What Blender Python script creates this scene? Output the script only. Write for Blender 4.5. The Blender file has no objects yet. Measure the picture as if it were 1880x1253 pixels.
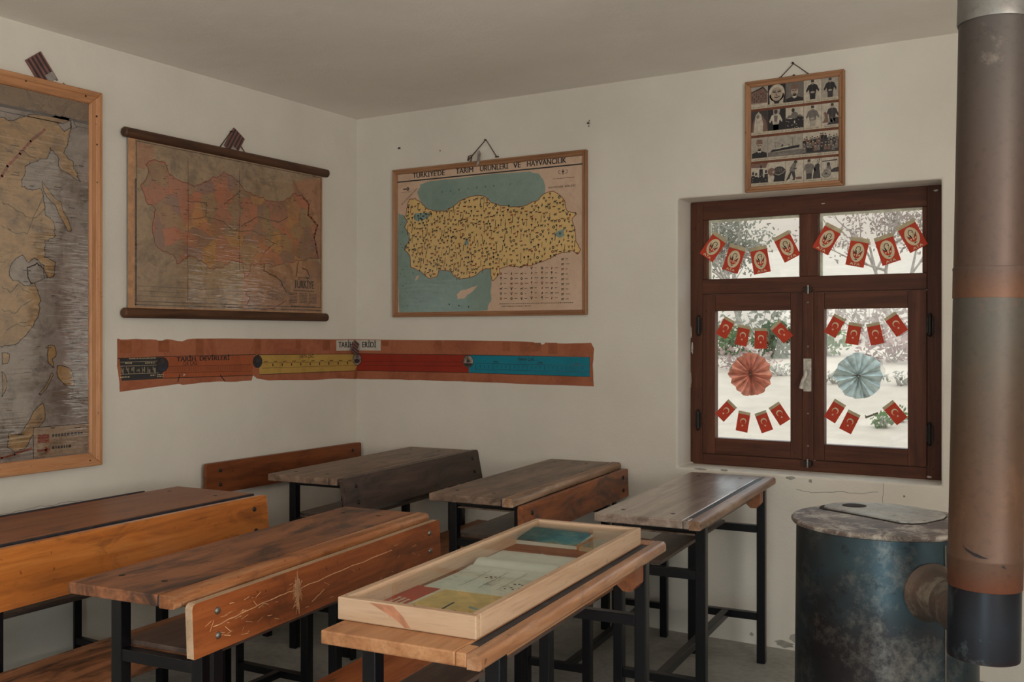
import bpy, bmesh, math, random
from mathutils import Vector, Matrix, noise
from mathutils.geometry import tessellate_polygon
PI = math.pi
scene = bpy.context.scene
COL = scene.collection

# ------------------------------------------------------------------ camera geometry (35 mm lens, eye at 1.42 m)
FPX, CX, HY, EYE = 1820.0, 940.0, 617.0, 1.42
YAW = math.atan(1090 / 1820)
CAM = Vector((3.741, -4.487, EYE))
FW = Vector((-math.sin(YAW), math.cos(YAW), 0)); RT = Vector((math.cos(YAW), math.sin(YAW), 0))
ZC = 2.68
WIN_D = 0.17          # depth of the window in its reveal

def ray(px, py):
    return FW + RT * ((px - CX) / FPX) + Vector((0, 0, -(py - HY) / FPX))
def on_left(px, py):   # point of the left wall seen at this spot of the photo -> (along wall, height)
    r = ray(px, py); p = CAM + r * ((0 - CAM.x) / r.x); return (p.y, p.z)
def on_back(px, py, y=0.0):
    r = ray(px, py); p = CAM + r * ((y - CAM.y) / r.y); return (p.x, p.z)

# ------------------------------------------------------------------ materials
MATS = {}
def s2l(c):
    return tuple(((v / 255) / 12.92 if v / 255 <= .04045 else ((v / 255 + .055) / 1.055) ** 2.4) for v in c) + (1,)
class NT:
    def __init__(s, name):
        s.m = bpy.data.materials.new(name); s.m.use_nodes = True
        s.t = s.m.node_tree; s.t.nodes.clear()
        s.out = s.n('ShaderNodeOutputMaterial')
    def n(s, typ, **kw):
        nd = s.t.nodes.new(typ)
        for k, v in kw.items():
            if k in nd.inputs: nd.inputs[k].default_value = v
            else: setattr(nd, k, v)
        return nd
    def l(s, a, b): s.t.links.new(a, b)
    def coords(s, scale=(1, 1, 1), rnd=True):
        tc = s.n('ShaderNodeTexCoord'); mp = s.n('ShaderNodeMapping')
        mp.inputs['Scale'].default_value = scale
        src = tc.outputs['Object']
        if rnd:
            oi = s.n('ShaderNodeObjectInfo'); ml = s.n('ShaderNodeMath', operation='MULTIPLY'); ml.inputs[1].default_value = 13.7
            s.l(oi.outputs['Random'], ml.inputs[0])
            ad = s.n('ShaderNodeVectorMath', operation='ADD'); s.l(src, ad.inputs[0]); s.l(ml.outputs[0], ad.inputs[1]); src = ad.outputs[0]
        s.l(src, mp.inputs['Vector']); return mp.outputs['Vector']
    def noise(s, vec, scale, detail=4, rough=.55, dist=0.0):
        nd = s.n('ShaderNodeTexNoise'); nd.inputs['Scale'].default_value = scale; nd.inputs['Detail'].default_value = detail
        nd.inputs['Roughness'].default_value = rough; nd.inputs['Distortion'].default_value = dist
        s.l(vec, nd.inputs['Vector']); return nd.outputs['Fac']
    def ramp(s, fac, stops, interp='LINEAR'):
        nd = s.n('ShaderNodeValToRGB'); r = nd.color_ramp; r.interpolation = interp
        while len(r.elements) < len(stops): r.elements.new(.5)
        for e, (p, c) in zip(r.elements, stops):
            e.position = p; e.color = c if len(c) == 4 else tuple(c) + (1,)
        s.l(fac, nd.inputs['Fac']); return nd.outputs['Color']
    def mask(s, fac, lo, hi):
        nd = s.n('ShaderNodeMapRange'); nd.inputs['From Min'].default_value = lo; nd.inputs['From Max'].default_value = hi
        s.l(fac, nd.inputs['Value']); return nd.outputs['Result']
    def mul(s, a, k):
        nd = s.n('ShaderNodeMath', operation='MULTIPLY'); s.l(a, nd.inputs[0])
        if isinstance(k, (int, float)): nd.inputs[1].default_value = k
        else: s.l(k, nd.inputs[1])
        return nd.outputs[0]
    def mix(s, fac, a, b, blend='MIX'):
        nd = s.n('ShaderNodeMix', data_type='RGBA', blend_type=blend)
        for sock, v in ((nd.inputs[0], fac), (nd.inputs[6], a), (nd.inputs[7], b)):
            if isinstance(v, (int, float)): sock.default_value = v
            elif isinstance(v, tuple): sock.default_value = v
            else: s.l(v, sock)
        return nd.outputs[2]
    def bsdf(s, col, rough=.6, metal=0, bump=None, bstr=.2, bdist=.01, coat=0, coat_rough=.1, coat_bump=None, spec=.5, cb_str=.5, cb_dist=.004, coat_ior=2.8):
        b = s.n('ShaderNodeBsdfPrincipled')
        if isinstance(col, tuple): b.inputs['Base Color'].default_value = col
        else: s.l(col, b.inputs['Base Color'])
        if isinstance(rough, (int, float)): b.inputs['Roughness'].default_value = rough
        else: s.l(rough, b.inputs['Roughness'])
        b.inputs['Metallic'].default_value = metal; b.inputs['Specular IOR Level'].default_value = spec
        if bump is not None:
            bp = s.n('ShaderNodeBump'); bp.inputs['Strength'].default_value = bstr; bp.inputs['Distance'].default_value = bdist
            s.l(bump, bp.inputs['Height']); s.l(bp.outputs[0], b.inputs['Normal'])
        if coat:
            b.inputs['Coat Weight'].default_value = coat; b.inputs['Coat IOR'].default_value = coat_ior; b.inputs['Coat Roughness'].default_value = coat_rough
            if coat_bump is not None:
                bp = s.n('ShaderNodeBump'); bp.inputs['Strength'].default_value = cb_str; bp.inputs['Distance'].default_value = cb_dist
                s.l(coat_bump, bp.inputs['Height']); s.l(bp.outputs[0], b.inputs['Coat Normal'])
        s.l(b.outputs[0], s.out.inputs[0]); s.b = b
        return s.m

def axis_scale(axis, along, across):
    return tuple(along if a == axis else across for a in 'xyz')

def wood(name, dark, base, light, axis='y', stain=None, stain_lo=.55, stain_hi=.7, stain_amt=.8, scratch=None, rough=.5, grain=1.0, spots=True, bump=.25, spec=.4, coat=0, coat_rough=.15):
    if name in MATS: return MATS[name]
    t = NT(name)
    v = t.coords(axis_scale(axis, 1.6, 22 * grain)); v2 = t.coords((1, 1, 1)); v3 = t.coords(axis_scale(axis, 3.0, 9))
    g = t.noise(v, 1.0, 7, .62, .6)
    col = t.ramp(g, [(.28, s2l(dark)), (.48, s2l(base)), (.72, s2l(light))])
    fine = t.noise(t.coords(axis_scale(axis, 8, 170)), 1.0, 3, .6)
    col = t.mix(t.mul(t.mask(fine, .5, .8), .35), col, s2l(tuple(c * .62 for c in dark)))
    if stain:
        st = t.noise(v3, 1.0, 7, .68, 1.2)
        col = t.mix(t.mul(t.mask(st, stain_lo, stain_hi), stain_amt), col, s2l(stain))
    if spots:
        sp = t.noise(v2, 55, 2, .5)
        col = t.mix(t.mul(t.mask(sp, .70, .76), .6), col, s2l(tuple(c * .35 for c in dark)))
    if scratch:
        sc = t.noise(t.coords(axis_scale(axis, 7, 60)), 1.0, 5, .75, .8)
        zone = t.noise(v2, 3.0, 2)
        col = t.mix(t.mul(t.mul(t.mask(sc, .66, .70), t.mask(zone, .48, .6)), .75), col, s2l(scratch))
    rg = t.noise(v2, 9, 3)
    MATS[name] = t.bsdf(col, t.mask(rg, .5 - 1.2 * rough, 2.0 - 1.2 * rough) if False else rough, bump=g, bstr=bump, bdist=.003, spec=spec, coat=coat, coat_rough=coat_rough, coat_ior=1.5)
    return MATS[name]

def plain(name, c, rough=.7, metal=0, var=.12, vs=25, spec=.4):
    if name in MATS: return MATS[name]
    t = NT(name); v = t.coords()
    n = t.noise(v, vs, 4, .6)
    col = t.ramp(n, [(.3, s2l(tuple(x * (1 - var) for x in c))), (.7, s2l(tuple(min(255, x * (1 + var)) for x in c)))])
    MATS[name] = t.bsdf(col, rough, metal, spec=spec)
    return MATS[name]

def aged(name, c, c2, s=3.0, amt=.75, lo=.48, hi=.68, film=0, weave=.25, rough=.75, stretch=(1, 1, 1), wrinkle=(1, 1, 1), wr_str=.5, mottle=.5):
    """old paper or cloth: stains of their own shape, weave, optionally under a stretched clear film"""
    if name in MATS: return MATS[name]
    t = NT(name); v = t.coords(stretch, rnd=False)
    a = t.noise(v, s, 7, .68, .8)
    col = t.mix(t.mul(t.mask(a, lo, hi), amt), s2l(c), s2l(c2))
    f = t.noise(t.coords((1, 1, 1), rnd=False), 60, 3, .7)
    col = t.mix(t.mul(t.mask(f, .45, .75), weave), col, s2l(tuple(x * .55 for x in c2)))
    if film:
        mo = t.noise(t.coords((1, 1, 1), rnd=False), 13, 8, .72, .6); col = t.mix(t.mul(t.mask(mo, .5, .64), mottle), col, s2l(tuple(x * .62 for x in c2)))
    cb = t.noise(t.coords(wrinkle, rnd=False), 1.0, 1.5, .5, .8) if film else None
    MATS[name] = t.bsdf(col, rough, coat=film, coat_rough=.05, coat_bump=cb, spec=.25, cb_str=wr_str, cb_dist=.0030)
    return MATS[name]

def provinces(name, film, wrinkle, wr_str):
    if name in MATS: return MATS[name]
    t = NT(name); v = t.coords((0, 1, 1), rnd=False)
    w = t.n('ShaderNodeTexNoise'); w.inputs['Scale'].default_value = 9; w.inputs['Detail'].default_value = 5; t.l(v, w.inputs['Vector'])
    ad = t.n('ShaderNodeVectorMath', operation='MULTIPLY_ADD'); t.l(w.outputs['Color'], ad.inputs[0]); ad.inputs[1].default_value = (.10, .10, .10); t.l(v, ad.inputs[2])
    vo = t.n('ShaderNodeTexVoronoi'); vo.inputs['Scale'].default_value = 11; t.l(ad.outputs[0], vo.inputs['Vector'])
    sep = t.n('ShaderNodeSeparateColor'); t.l(vo.outputs['Color'], sep.inputs[0])
    pal = [(165, 98, 62), (118, 88, 82), (170, 120, 60), (172, 92, 62), (140, 108, 74), (158, 92, 70), (112, 84, 84), (172, 112, 58), (130, 106, 78), (164, 88, 60)]
    col = t.ramp(sep.outputs[0], [(i / 10, s2l(c)) for i, c in enumerate(pal)], 'CONSTANT')
    ve = t.n('ShaderNodeTexVoronoi', feature='DISTANCE_TO_EDGE'); ve.inputs['Scale'].default_value = 11; t.l(ad.outputs[0], ve.inputs['Vector'])
    col = t.mix(t.mul(t.mask(ve.outputs['Distance'], .03, .0), .6), col, s2l((110, 50, 36)))
    ln = t.noise(v, 42, 6, .8, 1.5)
    col = t.mix(t.mul(t.mask(ln, .52, .66), .5), col, s2l((96, 62, 46)))
    col = t.mix(.35, col, s2l((152, 104, 70))); st_ = t.noise(v, 5, 7, .7, .8); col = t.mix(t.mul(t.mask(st_, .46, .64), .7), col, s2l((112, 80, 56)))
    cb = t.noise(t.coords(wrinkle, rnd=False), 1.0, 1.5, .5, .8)
    MATS[name] = t.bsdf(col, .75, coat=film, coat_rough=.05, coat_bump=cb, spec=.25, cb_str=wr_str, cb_dist=.0030)
    return MATS[name]

def plaster(name, c, c2):
    t = NT(name); v = t.coords(rnd=False)
    a = t.noise(v, 1.3, 5, .6)
    col = t.ramp(a, [(.35, s2l(c2)), (.65, s2l(c))])
    hgt = t.noise(v, 95, 5, .62); lo = t.noise(v, 7, 3, .5)
    m = t.n('ShaderNodeMath', operation='MULTIPLY_ADD'); t.l(lo, m.inputs[0]); m.inputs[1].default_value = 3.0; t.l(hgt, m.inputs[2])
    return t.bsdf(col, .92, bump=m.outputs[0], bstr=.35, bdist=.004, spec=.2)

def glass(name, tint=(1, 1, 1, 1), amt=1.0):
    t = NT(name)
    tr = t.n('ShaderNodeBsdfTransparent'); tr.inputs[0].default_value = tint
    gl = t.n('ShaderNodeBsdfGlossy'); gl.inputs['Roughness'].default_value = .02
    fr = t.n('ShaderNodeFresnel'); ge = t.n('ShaderNodeNewGeometry'); ir = t.n('ShaderNodeMapRange'); ir.inputs['To Min'].default_value = 1.5; ir.inputs['To Max'].default_value = 1 / 1.5
    t.l(ge.outputs['Backfacing'], ir.inputs['Value']); t.l(ir.outputs['Result'], fr.inputs['IOR'])
    mx = t.n('ShaderNodeMixShader'); t.l(t.mul(fr.outputs[0], amt), mx.inputs[0]); t.l(tr.outputs[0], mx.inputs[1]); t.l(gl.outputs[0], mx.inputs[2])
    t.l(mx.outputs[0], t.out.inputs[0]); return t.m

def crepe(name, c, trans=.5):
    t = NT(name); v = t.coords()
    n = t.noise(v, 40, 4)
    col = t.ramp(n, [(.3, s2l(tuple(x * .85 for x in c))), (.7, s2l(c))])
    d = t.n('ShaderNodeBsdfDiffuse'); tl = t.n('ShaderNodeBsdfTranslucent'); mx = t.n('ShaderNodeMixShader'); mx.inputs[0].default_value = trans
    t.l(col, d.inputs[0]); t.l(col, tl.inputs[0]); t.l(d.outputs[0], mx.inputs[1]); t.l(tl.outputs[0], mx.inputs[2])
    t.l(mx.outputs[0], t.out.inputs[0]); return t.m

def zmetal(name, stops, z0, z1, rough=.5, metal=.2, blotch=(60, 58, 62), amt=.5, lo=.5, hi=.65, spec=.5, scale=7):
    """metal sheet whose heat discoloration changes along its height, with blotches of soot and oxide"""
    t = NT(name); v = t.coords((1, 1, 1), rnd=False)
    sp = t.n('ShaderNodeSeparateXYZ'); t.l(v, sp.inputs[0])
    w = t.noise(v, 5, 4); m = t.n('ShaderNodeMath', operation='MULTIPLY_ADD'); t.l(w, m.inputs[0]); m.inputs[1].default_value = .16 * (z1 - z0); t.l(sp.outputs['Z'], m.inputs[2])
    zz = t.mask(m.outputs[0], z0 + .08 * (z1 - z0), z1 + .08 * (z1 - z0))
    col = t.ramp(zz, [(p, s2l(c)) for p, c in stops])
    b = t.noise(v, scale, 8, .7, .4)
    col = t.mix(t.mul(t.mask(b, lo, hi), amt), col, s2l(blotch))
    f = t.noise(v, 60, 4, .7)
    col = t.mix(t.mul(t.mask(f, .52, .72), .3), col, s2l((38, 30, 28)))
    return t.bsdf(col, rough, metal, bump=b, bstr=.15, bdist=.004, spec=spec)

M_WALL = plaster('whitewashed_plaster', (219, 211, 200), (209, 201, 190))
M_CEIL = plaster('ceiling_plaster', (238, 231, 222), (230, 223, 214))
M_CHIP = plain('bare_plaster', (150, 144, 134), .95)
M_CRACK = plain('crack_shadow', (120, 112, 102), .95)
def floor_mat():
    t = NT('worn_concrete'); v = t.coords(rnd=False)
    a = t.noise(v, 2.2, 7, .65, .5); b = t.noise(v, 30, 5, .7)
    col = t.ramp(a, [(.3, s2l((126, 124, 118))), (.7, s2l((176, 173, 166)))])
    col = t.mix(t.mul(t.mask(b, .45, .7), .35), col, s2l((100, 95, 88)))
    return t.bsdf(col, .7, bump=b, bstr=.2, bdist=.005)
M_FLOOR = floor_mat()
def black_mat():
    t = NT('black_painted_steel'); v = t.coords()
    n = t.noise(v, 35, 5, .7); r = t.noise(v, 12, 6, .75)
    col = t.mix(t.mul(t.mask(r, .62, .7), .5), s2l((13, 12, 16)), s2l((48, 40, 38)))
    return t.bsdf(col, .32, bump=n, bstr=.12, bdist=.002, spec=.35)
M_BLACK = black_mat()
M_STEEL = plain('worn_bolt_steel', (120, 112, 104), .4, .8)
M_DKBOLT = plain('dark_bolt', (40, 34, 32), .5, .4)
M_GLASS = glass('window_glass', (.97, .98, .97, 1))
M_CASEGLASS = glass('case_glass', (.97, .98, .97, 1), .5)
M_INK = plain('black_ink', (30, 26, 26), .8)
M_BROWNINK = plain('brown_ink', (96, 54, 38), .8)
M_CORD = plain('brown_cord', (78, 54, 38), .9)
M_NAIL = plain('dark_nail', (52, 44, 40), .5, .5)

def pine(axis):
    return wood('pine_' + axis, (150, 100, 66), (182, 128, 88), (200, 148, 106), axis, None, rough=.5, grain=.7, bump=.12)

# ------------------------------------------------------------------ mesh builder
class MB:
    def __init__(s, origin=(0, 0, 0)):
        s.v = []; s.f = []; s.mi = []; s.mats = []; s.o = Vector(origin); s.smooth = set()
    def m(s, mat):
        if mat not in s.mats: s.mats.append(mat)
        return s.mats.index(mat)
    def add(s, verts, faces, mat, smooth=False):
        b = len(s.v); k = s.m(mat)
        s.v += [Vector(p) - s.o for p in verts]
        for f in faces:
            if smooth: s.smooth.add(len(s.f))
            s.f.append([b + i for i in f]); s.mi.append(k)
        return s
    def box(s, x0, x1, y0, y1, z0, z1, mat):
        v = [(x, y, z) for x in (x0, x1) for y in (y0, y1) for z in (z0, z1)]
        return s.add(v, [(0, 1, 3, 2), (4, 6, 7, 5), (0, 4, 5, 1), (2, 3, 7, 6), (0, 2, 6, 4), (1, 5, 7, 3)], mat)
    def prism(s, prof, y0, y1, mat, axis='y', shear=(0, 0), smooth=False):
        """closed 2D outline (x,z), counter-clockwise, pushed along y"""
        n = len(prof)
        v = [(a, y0, b) for a, b in prof] + [(a + shear[0], y1, b + shear[1]) for a, b in prof]
        if axis == 'x': v = [(y, a, b) for (a, y, b) in v]
        if axis == 'z': v = [(a, b, y) for (a, y, b) in v]
        fs = [(i, (i + 1) % n, n + (i + 1) % n, n + i) for i in range(n)]
        s.add(v, fs, mat, smooth)
        tris = tessellate_polygon([[Vector((a, b, 0)) for a, b in prof]])
        s.add(v, [tuple(t) for t in tris] + [tuple(n + i for i in reversed(t)) for t in tris], mat)
        return s
    def tube(s, pts, r, mat, n=10, caps=True, smooth=True):
        pts = [Vector(p) for p in pts]; rs = r if isinstance(r, (list, tuple)) else [r] * len(pts)
        d = (pts[1] - pts[0]).normalized(); a = d.orthogonal().normalized(); V = []; F = []
        for i, p in enumerate(pts):
            t = (pts[min(i + 1, len(pts) - 1)] - pts[max(i - 1, 0)]).normalized()
            a = (a - t * a.dot(t)).normalized(); b = t.cross(a)
            V += [p + (a * math.cos(2 * PI * k / n) + b * math.sin(2 * PI * k / n)) * rs[i] for k in range(n)]
        for i in range(len(pts) - 1):
            for k in range(n):
                F.append((i * n + k, i * n + (k + 1) % n, (i + 1) * n + (k + 1) % n, (i + 1) * n + k))
        s.add(V, F, mat, smooth)
        if caps:
            s.add(V[:n], [tuple(reversed(range(n)))], mat); s.add(V[-n:], [tuple(range(n))], mat)
        return s
    def lathe(s, prof, c, mat, n=48, dirz=Vector((0, 0, 1)), smooth=True):
        dirz = Vector(dirz).normalized(); a = dirz.orthogonal().normalized(); b = dirz.cross(a); c = Vector(c)
        V = []
        for r, h in prof:
            V += [c + dirz * h + (a * math.cos(2 * PI * k / n) + b * math.sin(2 * PI * k / n)) * r for k in range(n)]
        F = [(i * n + k, i * n + (k + 1) % n, (i + 1) * n + (k + 1) % n, (i + 1) * n + k) for i in range(len(prof) - 1) for k in range(n)]
        return s.add(V, F, mat, smooth)
    def build(s, name, parent=None, bevel=0, segs=2, loc=None, weld=False):
        me = bpy.data.meshes.new(name); me.from_pydata(s.v, [], s.f)
        for m in s.mats: me.materials.append(m)
        me.polygons.foreach_set('material_index', s.mi)
        sm = [i in s.smooth for i in range(len(s.f))]
        me.polygons.foreach_set('use_smooth', sm)
        if weld:
            bm = bmesh.new(); bm.from_mesh(me); bmesh.ops.remove_doubles(bm, verts=bm.verts, dist=1e-5)
            bmesh.ops.recalc_face_normals(bm, faces=bm.faces); bm.to_mesh(me); bm.free()
        if any(sm): me.set_sharp_from_angle(angle=math.radians(40))
        me.update()
        o = bpy.data.objects.new(name, me); COL.objects.link(o)
        if parent: o.parent = parent
        if loc is not None: o.location = loc
        if bevel:
            bv = o.modifiers.new('bevel', 'BEVEL'); bv.width = bevel; bv.segments = segs; bv.limit_method = 'ANGLE'; bv.angle_limit = math.radians(40)
        return o

TEXTS = {}
def text_geo(st, bold=0.0):
    if (st, bold) in TEXTS: return TEXTS[(st, bold)]
    cu = bpy.data.curves.new('lettering', 'FONT'); cu.body = st; cu.size = 1; cu.offset = bold; cu.resolution_u = 3
    ob = bpy.data.objects.new('lettering', cu); COL.objects.link(ob)
    dg = bpy.context.evaluated_depsgraph_get(); ev = ob.evaluated_get(dg); me = ev.to_mesh()
    V = [(v.co.x, v.co.y) for v in me.vertices]; F = [tuple(p.vertices) for p in me.polygons]
    ev.to_mesh_clear(); bpy.data.objects.remove(ob); bpy.data.curves.remove(cu)
    TEXTS[(st, bold)] = (V, F); return V, F

class Art:
    """flat print: polygons, lines and lettering laid on a sheet. P(u, v, off) gives the place of sheet point (u, v)"""
    LAY = .00025
    def __init__(s, mb, P, base=0.0): s.mb = mb; s.P = P; s.base = base
    def off(s, lay): return s.base + s.LAY * lay
    def poly(s, pts, mat, lay=1):
        tr = tessellate_polygon([[Vector((a, b, 0)) for a, b in pts]])
        F = []
        for t in tr:
            a, b, c = (pts[i] for i in t)
            F.append(tuple(t) if (b[0] - a[0]) * (c[1] - a[1]) - (b[1] - a[1]) * (c[0] - a[0]) > 0 else tuple(reversed(t)))
        s.mb.add([s.P(u, v, s.off(lay)) for u, v in pts], F, mat); return s
    def rect(s, u0, v0, u1, v1, mat, lay=1): return s.poly([(u0, v0), (u1, v0), (u1, v1), (u0, v1)], mat, lay)
    def line(s, pts, w, mat, lay=2, closed=False):
        if closed: pts = list(pts) + [pts[0]]
        for (a, b), (c, d) in zip(pts, pts[1:]):
            L = math.hypot(c - a, d - b)
            if L < 1e-6: continue
            nx, ny = -(d - b) / L * w / 2, (c - a) / L * w / 2; ex, ey = (c - a) / L * w * .35, (d - b) / L * w * .35
            s.poly([(a - ex - nx, b - ey - ny), (c + ex - nx, d + ey - ny), (c + ex + nx, d + ey + ny), (a - ex + nx, b - ey + ny)], mat, lay)
        return s
    def oval(s, u, v, ru, rv, mat, lay=1, n=18, rot=0.0):
        c, q = math.cos(rot), math.sin(rot)
        return s.poly([(u + ru * math.cos(2 * PI * k / n) * c - rv * math.sin(2 * PI * k / n) * q, v + ru * math.cos(2 * PI * k / n) * q + rv * math.sin(2 * PI * k / n) * c) for k in range(n)], mat, lay)
    def text(s, st, u0, v0, u1, h, mat, lay=3, bold=0.0, v1=None, rot=None):
        """lettering from (u0,v0) to (u1,v1), capitals h high"""
        V, F = text_geo(st, 0.0)
        if not V: return s
        if v1 is None: v1 = v0
        x0 = min(a for a, b in V); x1 = max(a for a, b in V)
        L = math.hypot(u1 - u0, v1 - v0); cu, cv = (u1 - u0) / L, (v1 - v0) / L
        k = L / (x1 - x0); kv = h / .70
        for q, sh in enumerate((0, -bold, bold) if bold else (0,)):
            s.mb.add([s.P(u0 + (a - x0 + sh) * k * cu - b * kv * cv, v0 + (a - x0 + sh) * k * cv + b * kv * cu, s.off(lay + .12 * q)) for a, b in V], F, mat)
        return s

def back_frame(y=0.0): return lambda u, v, off: Vector((u, y - off, v))
def left_frame(x=0.0): return lambda u, v, off: Vector((x + off, u, v))

def jag(pts, amp, seed, sub=4, closed=True):
    """breaks a coastline's straight runs into small bays"""
    rnd = random.Random(seed); out = []
    n = len(pts)
    for i in range(n if closed else n - 1):
        a, b = pts[i], pts[(i + 1) % n]; L = math.hypot(b[0] - a[0], b[1] - a[1])
        for k in range(sub):
            t = k / sub; j = amp * min(1, L * 6 / (amp * 60 + 1e-9)) if k else 0
            out.append((a[0] + (b[0] - a[0]) * t + rnd.uniform(-j, j), a[1] + (b[1] - a[1]) * t + rnd.uniform(-j, j)))
    if not closed: out.append(pts[-1])
    return out

def inside(p, poly):
    x, y = p; r = False
    for i in range(len(poly)):
        (a, b), (c, d) = poly[i], poly[i - 1]
        if (b > y) != (d > y) and x < (c - a) * (y - b) / (d - b) + a: r = not r
    return r

# ------------------------------------------------------------------ things
def tag(o, label, cat, group=None, kind=None):
    o['label'] = label; o['category'] = cat
    if group: o['group'] = group
    if kind: o['kind'] = kind
    return o
def thing(name, label, cat, loc=(0, 0, 0), rotz=0.0, group=None, kind=None):
    o = bpy.data.objects.new(name, None); COL.objects.link(o); o.empty_display_size = .1
    o.location = loc; o.rotation_euler = (0, 0, rotz)
    return tag(o, label, cat, group, kind)
def dup(root):
    r = root.copy(); COL.objects.link(r)
    for ch in list(root.children):
        c = ch.copy(); COL.objects.link(c); c.parent = r
        for g in list(ch.children):
            d = g.copy(); COL.objects.link(d); d.parent = c
    return r

# ================================================================== THE ROOM
RX, FY = 5.6, -6.4                      # right wall, front wall (behind the photographer)
WX0, WX1, WZ0, WZ1 = 1.979, 3.150, .790, 2.078
def struct(o, label, cat): return tag(o, label, cat, kind='structure')

b = MB(); b.box(-.3, RX + .3, FY - .3, .3, -.2, 0, M_FLOOR)
struct(b.build('floor'), 'worn grey brown concrete floor of the classroom', 'floor')
b = MB(); b.box(-.3, RX + .3, FY - .3, .3, ZC, ZC + .2, M_CEIL)
struct(b.build('ceiling'), 'flat whitewashed ceiling above the desks', 'ceiling')

def grid_wall(a0, a1, opens, P, thick, mat, z1=ZC):
    """wall with rectangular openings; P(a, depth, z)"""
    b = MB(); A = sorted({a0, a1, *[o[0] for o in opens], *[o[1] for o in opens]}); Z = sorted({0, z1, *[o[2] for o in opens], *[o[3] for o in opens]})
    hole = lambda i, j: any(o[0] <= A[i] and A[i + 1] <= o[1] and o[2] <= Z[j] and Z[j + 1] <= o[3] for o in opens)
    for i in range(len(A) - 1):
        for j in range(len(Z) - 1):
            if hole(i, j): continue
            for d in (0, thick):
                b.add([P(A[i], d, Z[j]), P(A[i + 1], d, Z[j]), P(A[i + 1], d, Z[j + 1]), P(A[i], d, Z[j + 1])], [(0, 1, 2, 3) if d == 0 else (3, 2, 1, 0)], mat)
    for o in opens:
        q = [(o[0], o[2]), (o[1], o[2]), (o[1], o[3]), (o[0], o[3])]
        for (p, r), (s_, t_) in zip(q, q[1:] + q[:1]):
            b.add([P(p, 0, r), P(s_, 0, t_), P(s_, thick, t_), P(p, thick, r)], [(0, 1, 2, 3)], mat)
    q = [(a0, 0), (a1, 0), (a1, z1), (a0, z1)]
    for (p, r), (s_, t_) in zip(q, q[1:] + q[:1]):
        b.add([P(p, 0, r), P(s_, 0, t_), P(s_, thick, t_), P(p, thick, r)], [(3, 2, 1, 0)], mat)
    return b

b = grid_wall(0, RX, [(WX0, WX1, WZ0, WZ1)], lambda a, d, z: Vector((a, d, z)), .34, M_WALL)
wb = b.build('wall_back', bevel=.009, segs=3, weld=True)
struct(wb, 'whitewashed wall with the deep window and the produce map', 'wall')
# plaster chips and plug holes on that wall
b = MB(); A = Art(b, back_frame(), .0004)
rnd = random.Random(5)
def blotch(px, py, w, h, mat, left=False, seed=1):
    u, v = on_left(px, py) if left else on_back(px, py); r = random.Random(seed)
    A.poly([(u + w * math.cos(t * PI / 6) * r.uniform(.6, 1.1), v + h * math.sin(t * PI / 6) * r.uniform(.55, 1.1)) for t in range(12)], mat, 1)
for px, py, w, h in ((1287, 862, .035, .006), (1330, 864, .022, .005), (1452, 878, .030, .010), (1488, 884, .010, .010), (1440, 1183, .05, .018), (1458, 1172, .03, .02), (1380, 1165, .012, .01)):
    blotch(px, py, w, h, M_CHIP, seed=px)
for px, py in ((1082, 222), (1081, 232), (734, 271), (1660, 912), (808, 277)):
    blotch(px, py, .005, .006, M_CRACK, seed=px)
def wall_line(pts, w, f, mat): A.line(jag([f(*p) for p in pts], .003, 3, 4, False), w, mat, 1)
wall_line([(1462, 899), (1490, 905), (1540, 903), (1580, 907), (1612, 904)], .0025, on_back, M_CHIP)
wall_line([(1622, 888), (1621, 925)], .002, on_back, M_CHIP)
c = b.build('plaster_chips', wb)
b = MB(); b.box(-.3, 0, FY - .3, .34, 0, ZC, M_WALL)
wl = b.build('wall_left'); struct(wl, 'whitewashed wall with the old maps', 'wall')
b = MB(); A = Art(b, left_frame(), .0004)
wall_line([(0, 946), (40, 938), (70, 930), (95, 929), (120, 923), (150, 919)], .0022, on_left, M_CHIP)
for px, py in ((103, 146), (117, 155)): blotch(px, py, .009, .008, M_CRACK, True, px)
b.build('plaster_cracks', wl)
FWIN = [(.55, 2.05, .85, 2.2), (3.5, 4.6, 0, 2.1)]
b = grid_wall(0, RX, FWIN, lambda a, d, z: Vector((a, FY - d, z)), .3, M_WALL); o = b.build('wall_front', weld=True)
struct(o, 'whitewashed wall behind the viewer with a window and a doorway', 'wall')
RWIN = [(-4.9, -3.3, .85, 2.2)]
b = grid_wall(FY, 0.34, RWIN, lambda a, d, z: Vector((RX + d, a, z)), .3, M_WALL); o = b.build('wall_right', weld=True)
struct(o, 'whitewashed wall beyond the stove pipe', 'wall')

# ================================================================== THE WINDOW
def brown(axis): return wood('dark_brown_window_wood_' + axis, (58, 31, 21), (80, 44, 29), (98, 58, 40), axis, (46, 27, 20), .55, .75, .6, rough=.55, grain=1.2, spec=.25)
M_PLATE = plain('chipped_white_plate', (176, 168, 158), .5, .1, .2, 60)
win = thing('window_1', 'dark brown wooden window with paper flags on its panes', 'window', (2.565, WIN_D, .79), kind='structure')
WO = Vector((2.565, WIN_D, .79))
FD = .055
def bar(x0, x1, z0, z1, y0, y1, axis): return MB(WO).box(x0, x1, y0, y1, z0, z1, brown(axis))
y0 = WIN_D
b = MB(WO)
b.box(1.98, 2.043, y0, y0 + FD, .79, 2.078, brown('z')); b.box(3.07, 3.149, y0, y0 + FD, .79, 2.078, brown('z'))
b.box(2.043, 3.07, y0, y0 + FD, 1.988, 2.078, brown('x')); b.box(2.043, 3.07, y0, y0 + FD, .79, .842, brown('x'))
b.box(2.043, 3.07, y0 - .004, y0 + FD, 1.624, 1.697, brown('x'))
b.box(2.514, 2.603, y0 - .002, y0 + FD, 1.697, 1.988, brown('z'))
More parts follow.
